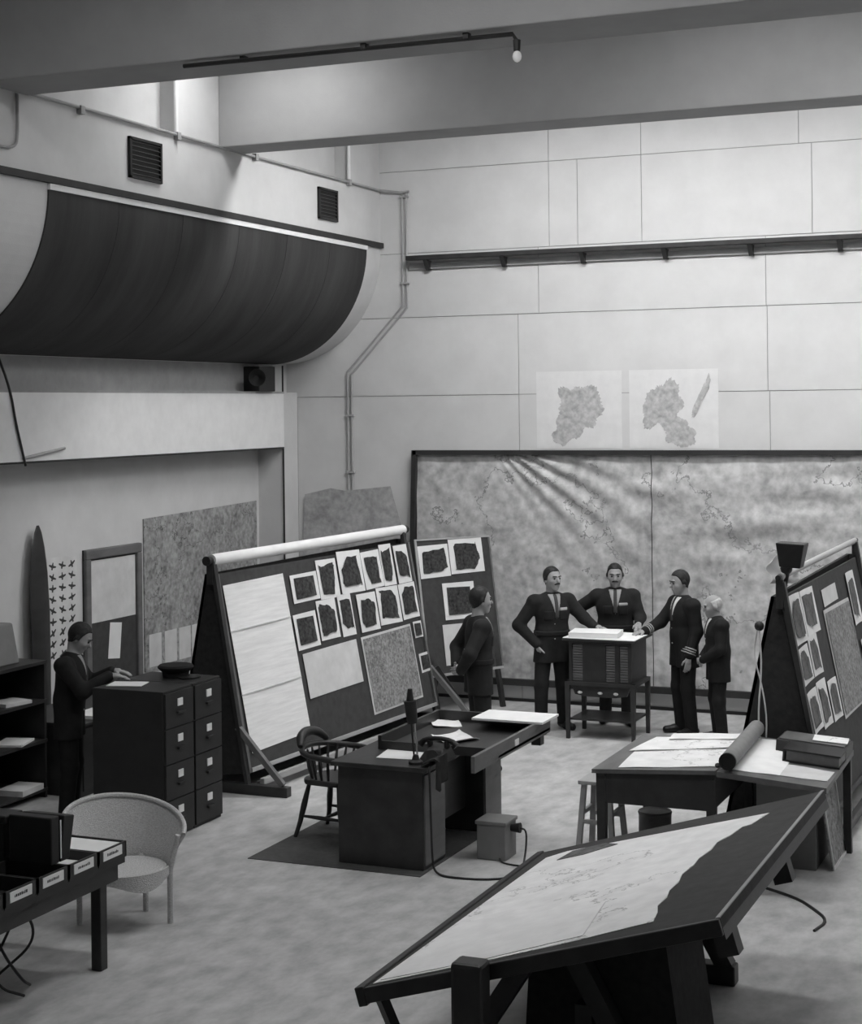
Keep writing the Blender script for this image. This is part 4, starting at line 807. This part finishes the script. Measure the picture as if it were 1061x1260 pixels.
def hand(F, w, d, nrm, thumb, s, curl):
    """w wrist, d direction of fingers, nrm palm normal, thumb = +1/-1 side"""
    w = np.array(w, float); d = np.array(d, float); d /= np.linalg.norm(d); nrm = np.array(nrm, float); nrm -= d * (nrm @ d); nrm /= np.linalg.norm(nrm); sd = np.cross(d, nrm) * thumb
    F.cap(w, w + d * .05 * s, .024 * s, .028 * s, .015)
    for o in (-.026, -.009, .009, .026): F.cap(w + d * .02 * s + sd * o * .7 * s, w + d * .092 * s + sd * o * s, .014 * s, .0115 * s, .008)
    for o, l in ((.029, .072), (.010, .082), (-.010, .076), (-.029, .060)):
        b = w + d * .092 * s + sd * o * s; m1 = b + (d * math.cos(curl * .5) + nrm * math.sin(curl * .5)) * l * .52 * s; m2 = m1 + (d * math.cos(curl * 1.4) + nrm * math.sin(curl * 1.4)) * l * .5 * s
        F.cap(b, m1, .0098 * s, .0090 * s, .002); F.cap(m1, m2, .0090 * s, .0078 * s, .002)
    b = w + d * .032 * s + sd * .022 * s; m1 = b + (d * .62 + sd * .6 + nrm * .3) * .045 * s; m2 = m1 + (d * .85 + sd * .2 + nrm * .35) * .036 * s
    F.cap(b, m1, .0135 * s, .011 * s, .006); F.cap(m1, m2, .011 * s, .0088 * s, .003)
def person(lab, loc, face, h, P, suit='suit', shirt='shirt', hair='hair', bald=False, moustache=False, belt=False, ribbons=False, cuffs=False, girth=1.0, hem=.74, tie='ink'):
    s = h / 1.75; t = thing('person', lab, 'person', (loc[0], loc[1], 0), math.atan2(-face[0], face[1]))
    J = dict(pel=(0, 0, .95), waist=(0, 0, 1.08), chest=(0, .01, 1.28), neck=(0, -.005, 1.46), head=(0, .03, 1.632), hy=0, hp=0, shr=(.190, -.005, 1.385), shl=(-.190, -.005, 1.385),
             elr=(.25, -.04, 1.13), ell=(-.25, -.04, 1.13), wrr=(.26, .05, .88), wrl=(-.26, .05, .88), hdr=(.02, .1, -1), hdl=(-.02, .1, -1), pnr=(-1, 0, 0), pnl=(1, 0, 0), cur=.5,
             hir=(.09, 0, .92), hil=(-.09, 0, .92), knr=(.11, .02, .50), knl=(-.11, .02, .50), anr=(.12, -.02, .075), anl=(-.12, -.02, .075), toer=12, toel=12)
    J.update(P)
    A = {k: np.array(v, float) * (s if k[:2] not in ('hd', 'pn') else 1) for k, v in J.items() if isinstance(v, tuple)}
    allp = np.array([A[k] for k in A if k[:2] not in ('hd', 'pn')]); lo = allp.min(0) - .24; hi = allp.max(0) + .24; lo[2] = -.03; hi[2] = max(hi[2], 1.80 * s)
    HR = rot3(J['hy'], J['hp']); hc = A['head']; sh = s * 1.12; hp = lambda x, y, z: hc + HR @ (np.array((x, y, z)) * sh)
    # --- skin body: one continuous surface
    F = Field(lo, hi, .0058)
    F.ell(hp(0, -.012, .022), np.array((.073, .092, .092)) * sh, HR); F.ell(hp(0, .022, -.035), np.array((.058, .068, .078)) * sh, HR, .03)
    F.cap(hp(0, .055, -.088), hp(0, .060, -.092), .026 * s, .022 * s, .03)                       # chin
    F.cap(hp(0, .078, .012), hp(0, .102, -.022), .009 * s, .0135 * s, .010); F.cap(hp(-.030, .076, .028), hp(.030, .076, .028), .010 * s, .010 * s, .014)   # nose, brow
    F.cap(hp(-.016, .083, -.056), hp(.016, .083, -.056), .0085 * s, .0085 * s, .008)            # lips
    for sx in (-1, 1): F.ell(hp(sx * .074, -.008, -.010), np.array((.010, .019, .031)) * sh, HR, .006); F.ell(hp(sx * .036, .058, -.022), np.array((.02, .02, .018)) * sh, HR, .02)
    F.cap(A['neck'] - np.array((0, 0, .03)), hp(0, -.02, -.06), .058 * s, .054 * s, .02)
    F.ell(A['chest'], np.array((.145, .095, .20)) * s, None, .05); F.ell(A['waist'], np.array((.13, .09, .16)) * s, None, .05); F.ell(A['pel'], np.array((.14, .10, .11)) * s, None, .05)
    for q in 'rl':
        F.cap(A['neck'] - np.array((0, 0, .05)), A['sh' + q], .045 * s, .05 * s, .03); F.cap(A['sh' + q], A['el' + q], .046 * s, .036 * s, .02); F.cap(A['el' + q], A['wr' + q], .036 * s, .026 * s, .01)
        F.cap(A['hi' + q], A['kn' + q], .078 * s, .05 * s, .02); F.cap(A['kn' + q], A['an' + q], .048 * s, .034 * s, .01)
        hand(F, A['wr' + q], J['hd' + q], J['pn' + q], 1 if q == 'r' else -1, s, J['cur'] if not isinstance(J['cur'], dict) else J['cur'][q])
        a = math.radians(J['toe' + q]) * (-1 if q == 'r' else 1); dv = np.array((-math.sin(a), math.cos(a), 0)); A['toe' + q] = A['an' + q] * np.array((1, 1, 0)) + dv * .17 * s + np.array((0, 0, .035 * s))
        F.cap(A['an' + q], A['toe' + q], .03 * s, .024 * s, .01)
    fmesh('body', *F.mesh(), 'skin', t)
    # --- hair follows the skull
    X, Y, Z = F.grid(); rel = [X - hc[0], Y - hc[1], Z - hc[2]]; lx, ly, lz = [(HR[0][i] * rel[0] + HR[1][i] * rel[1] + HR[2][i] * rel[2]) / sh for i in range(3)]
    line = np.interp(ly, [-.12, -.06, -.03, -.008, .012, .022, .035, .055, .09], [-.072, -.07, -.05, -.012, -.014, .03, .055, .074, .084]) + 0 * lx + 0 * lz
    line = line + .024 * np.clip((np.abs(lx) - .022) / .04, 0, 1) * np.clip((ly - .03) / .03, 0, 1)
    wave = .0012 * np.sin(lx * 260 + 2 * np.sin(ly * 70))
    if bald: reg = np.maximum(line - lz, lz - .062 - .25 * (-ly))
    else: reg = line - lz
    thick = (.0040 + .0045 * np.clip(lz / .11, 0, 1) if not bald else .006) * s + wave
    fmesh('hair', *F.mesh(np.maximum(F.D - thick, reg * sh)), hair, t)
    for sx in (-1, 1):
        e = MB(); e.ball(hp(sx * .031, .079, .006), .0105 * s, 8); o_ = e; V = np.array([tuple(p) for p in e.v]); fme = bpy.data.meshes.new('eye'); fme.from_pydata(V.tolist(), [], e.f); fme.materials.append(M['ink']); oo = bpy.data.objects.new('eye', fme); COL.objects.link(oo); oo.parent = t
        e = MB(); e.tube([hp(sx * .012, .089, .026), hp(sx * .031, .086, .031), hp(sx * .05, .074, .026)], .0048 * s, 6); fme = bpy.data.meshes.new('eyebrow'); fme.from_pydata([tuple(p) for p in e.v], [], e.f); fme.materials.append(M[hair]); oo = bpy.data.objects.new('eyebrow', fme); COL.objects.link(oo); oo.parent = t
    if moustache:
        e = MB(); e.tube([hp(-.032, .078, -.050), hp(-.012, .095, -.040), hp(.012, .095, -.040), hp(.032, .078, -.050)], [.004 * s, .009 * s, .009 * s, .004 * s], 8, 1); fme = bpy.data.meshes.new('moustache'); fme.from_pydata([tuple(p) for p in e.v], [], e.f); fme.materials.append(M[hair]); oo = bpy.data.objects.new('moustache', fme); COL.objects.link(oo); oo.parent = t
    # --- jacket
    g = girth; K = Field(lo, hi, .0085)
    K.ell(A['chest'] + np.array((0, .0, .0)), np.array((.190 * g, .135 * g, .22)) * s, None, .06); K.ell(A['waist'], np.array((.168 * g, .130 * g, .2)) * s, None, .06)
    hb = A['pel'] * np.array((1, 1, 0)) + np.array((0, 0, hem * s)); K.cap(A['waist'] - np.array((.055 * s, 0, .02)), hb + np.array((-.085 * s, 0, 0)), .120 * s * g, .122 * s * g, .05); K.cap(A['waist'] + np.array((.055 * s, 0, -.02)), hb + np.array((.085 * s, 0, 0)), .120 * s * g, .122 * s * g, .05)
    nk = A['neck'] - np.array((0, 0, .045 * s))
    for q in 'rl':
        K.cap(nk, A['sh' + q] - np.array((0, 0, .005)), .058 * s, .068 * s, .05); K.ell(A['sh' + q] + np.array((0, 0, .012)) * s, np.array((.085, .085, .068)) * s, None, .03); K.cap(A['sh' + q], A['el' + q], .080 * s, .064 * s, .028); cw = A['el' + q] + (A['wr' + q] - A['el' + q]) * .93; K.cap(A['el' + q], cw, .066 * s, .050 * s, .03)
    X, Y, Z = K.grid(); top = A['neck'][2] + .012 * s
    armhem = np.minimum(*[np.sqrt((X - A['wr' + q][0]) ** 2 + (Y - A['wr' + q][1]) ** 2 + (Z - A['wr' + q][2]) ** 2) for q in 'rl']) * 0
    KD = np.maximum(K.D, np.maximum((hem * s) - Z, -1) * np.where(np.hypot(X - A['pel'][0], Y - A['pel'][1]) < .24 * s, 1, 0) - np.where(np.hypot(X - A['pel'][0], Y - A['pel'][1]) < .24 * s, 0, 1))
    fmesh('jacket', *K.mesh(KD), suit, t)
    def decal(name, m, reg, off, D=None):
        V, Q = K.mesh(np.maximum((K.D if D is None else D) - off, reg))
        if len(V): fmesh(name, V, Q, m, t)
    cx, cy = A['chest'][0], A['chest'][1]; vz = 1.20 * s
    front = cy + .03 - Y
    decal('shirt_front', shirt, np.maximum(np.maximum(np.abs(X - cx) - (Z - vz) * .27, front), Z - top), .004)
    decal('necktie', tie, np.maximum(np.maximum(np.abs(X - cx) - (.020 + .0 * Z) * s, np.maximum(vz + .02 - Z, front)), Z - top), .010)
    F2 = Field(lo, hi, .0085); F2.cap(A['neck'] + np.array((0, 0, -.022 * s)), A['neck'] + np.array((0, .006, .022 * s)), .068 * s, .063 * s, 0)
    fmesh('collar', *F2.mesh(np.maximum(F2.D, np.maximum(Z - A['neck'][2] - .026 * s, A['neck'][2] - .03 * s - Z))), shirt, t)
    if belt:
        decal('belt', suit, np.maximum(np.maximum(np.abs(Z - 1.055 * s) - .026 * s, np.hypot(X, Y - A['waist'][1]) - .21 * s), -1), .009)
    for sx in ((-1, 1) if belt else ()):
        decal('chest_pocket', suit, np.maximum(np.maximum(np.abs(X - cx - sx * .085 * s) - .05 * s, np.abs(Z - 1.25 * s) - .05 * s), front), .008)
    if ribbons: decal('ribbon_bar', 'braid', np.maximum(np.maximum(np.abs(X - cx + .085 * s) - .05 * s, np.abs(Z - 1.315 * s) - .016 * s), front), .010)
    if cuffs:
        for q in 'rl':
            dv = A['wr' + q] - A['el' + q]; Ln = np.linalg.norm(dv); dv /= Ln; tt = (X - A['el' + q][0]) * dv[0] + (Y - A['el' + q][1]) * dv[1] + (Z - A['el' + q][2]) * dv[2]
            rad = np.sqrt((X - A['wr' + q][0]) ** 2 + (Y - A['wr' + q][1]) ** 2 + (Z - A['wr' + q][2]) ** 2) - .12
            for off in (.05, .075, .10): decal('cuff_ring', 'braid', np.maximum(np.abs(tt - (Ln * .93 - off + .03)) - .007, rad), .006)
    for z in ((1.14, 1.06, .98) if not belt else (1.16, 1.0)): 
        e = MB(); yy = A['waist'][1] + .130 * s * g; e.ball((A['waist'][0] + .02, yy, z * s), .009 * s, 6); fme = bpy.data.meshes.new('button'); fme.from_pydata([tuple(p) for p in e.v], [], e.f); fme.materials.append(M['braid']); oo = bpy.data.objects.new('button', fme); COL.objects.link(oo); oo.parent = t
    # --- trousers and shoes
    T_ = Field(lo, hi, .0085); T_.ell(A['pel'], np.array((.155 * g, .118 * g, .13)) * s, None, .05)
    for q in 'rl': T_.cap(A['hi' + q], A['kn' + q], .098 * s, .076 * s, .03); T_.cap(A['kn' + q], A['an' + q] + np.array((0, 0, -.01)), .076 * s, .066 * s, .03)
    X, Y, Z = T_.grid(); fmesh('trousers', *T_.mesh(np.maximum(T_.D, .055 * s - Z)), suit, t)
    for q in 'rl':
        S_ = Field(A['an' + q] - .24, A['an' + q] + .26, .0085); a0 = A['an' + q] * np.array((1, 1, 0)); tv = (A['toe' + q] - A['an' + q]) * np.array((1, 1, 0))
        S_.cap(a0 - tv * .25 + np.array((0, 0, .05 * s)), a0 + tv * .45 + np.array((0, 0, .05 * s)), .045 * s, .043 * s, .02); S_.cap(a0 + tv * .3 + np.array((0, 0, .04)), A['toe' + q] + np.array((0, 0, .003)), .046 * s, .038 * s, .02)
        X, Y, Z = S_.grid(); fmesh('shoe', *S_.mesh(np.maximum(S_.D, .001 - Z)), 'shoe', t)
    return t
Rv, Fv = np.array((.9203, .3912)), np.array((-.3912, .9203))
person('uniformed man seen side-on with hands behind back beside easel board', (-5.93, 15.05), Rv * .97 + Fv * .22, 1.75,
       dict(elr=(.30, -.16, 1.15), ell=(-.29, -.14, 1.15), wrr=(.09, -.20, .97), wrl=(-.09, -.20, .99), hdr=(-1, -.1, -.1), hdl=(1, -.1, -.1), pnr=(0, -1, 0), pnl=(0, -1, 0), hy=.05, hp=.05), 'suit2', 'shirt2', belt=True, hem=.74)
person('uniformed man with one hand in pocket, other hand on index cabinet', (-5.91, 17.17), -Fv * .92 + Rv * .30, 1.75,
       dict(elr=(.36, -.06, 1.14), wrr=(.19, .06, .93), hdr=(-.4, -.1, -1), pnr=(-1, 0, 0), ell=(-.34, .08, 1.20), wrl=(-.40, .24, 1.12), hdl=(-.7, .8, -.10), pnl=(0, .1, -1),  anr=(.16, .06, .075), knr=(.14, .03, .5), anl=(-.15, -.06, .075), hy=.25, cur=.4), 'suit2', 'shirt2', belt=True, ribbons=True, moustache=True, girth=1.04)
person('broad moustached uniformed man leaning over the index cabinet, hand on hip', (-5.40, 17.84), -Fv * .98 - Rv * .10, 1.75,
       dict(elr=(.44, -.06, 1.23), wrr=(.25, .04, 1.06), hdr=(-.8, .5, -.3), pnr=(-.2, -.6, -.4), ell=(-.27, .05, 1.16), wrl=(-.25, .24, 1.12), hdl=(.1, 1, -.25), pnl=(0, 0, -1), head=(0, .06, 1.622), chest=(0, .03, 1.28), hp=.12, cur=.4, anl=(-.12, .12, .075), knl=(-.12, .12, .5)), 'suit2', 'shirt2', belt=True, ribbons=True, moustache=True, girth=1.12)
person('naval officer in profile with cuff rings reaching to the index cabinet', (-4.52, 17.42), -Rv * .93 - Fv * .32, 1.735,
       dict(elr=(.23, .16, 1.18), wrr=(.14, .40, 1.10), hdr=(-.1, 1, -.12), pnr=(0, 0, -1), ell=(-.235, -.03, 1.12), wrl=(-.23, .07, .86), hp=.18, head=(0, .045, 1.625)), 'suit', 'shirt', cuffs=True, hem=.73)
person('short grey-haired man in dark suit standing behind the naval officer', (-4.10, 17.18), -Rv * .99 - Fv * .05, 1.53,
       dict(elr=(.23, .02, 1.12), ell=(-.24, .02, 1.12), wrr=(.06, .20, .95), wrl=(-.07, .21, .97), hdr=(-1, .3, -.2), hdl=(1, .3, -.2), pnr=(0, -1, 0), pnl=(0, -1, 0), head=(0, .06, 1.60), neck=(0, .02, 1.45), hp=.15), 'suit', 'shirt', hair='grey_hair', bald=True, hem=.72, girth=1.05)
person('man bending his head over papers on filing cabinet, in dark suit', (-8.47, 11.98), Rv * .97 + Fv * .02, 1.70,
       dict(elr=(.24, .16, 1.17), ell=(-.24, .14, 1.17), wrr=(.12, .38, 1.29), wrl=(-.15, .36, 1.29), hdr=(-.1, 1, -.12), hdl=(.1, 1, -.12), pnr=(0, 0, -1), pnl=(0, 0, -1), head=(0, .10, 1.61), neck=(0, .035, 1.45), chest=(0, .02, 1.28), hp=.55, hy=0, cur=.3), 'suit', 'shirt2')
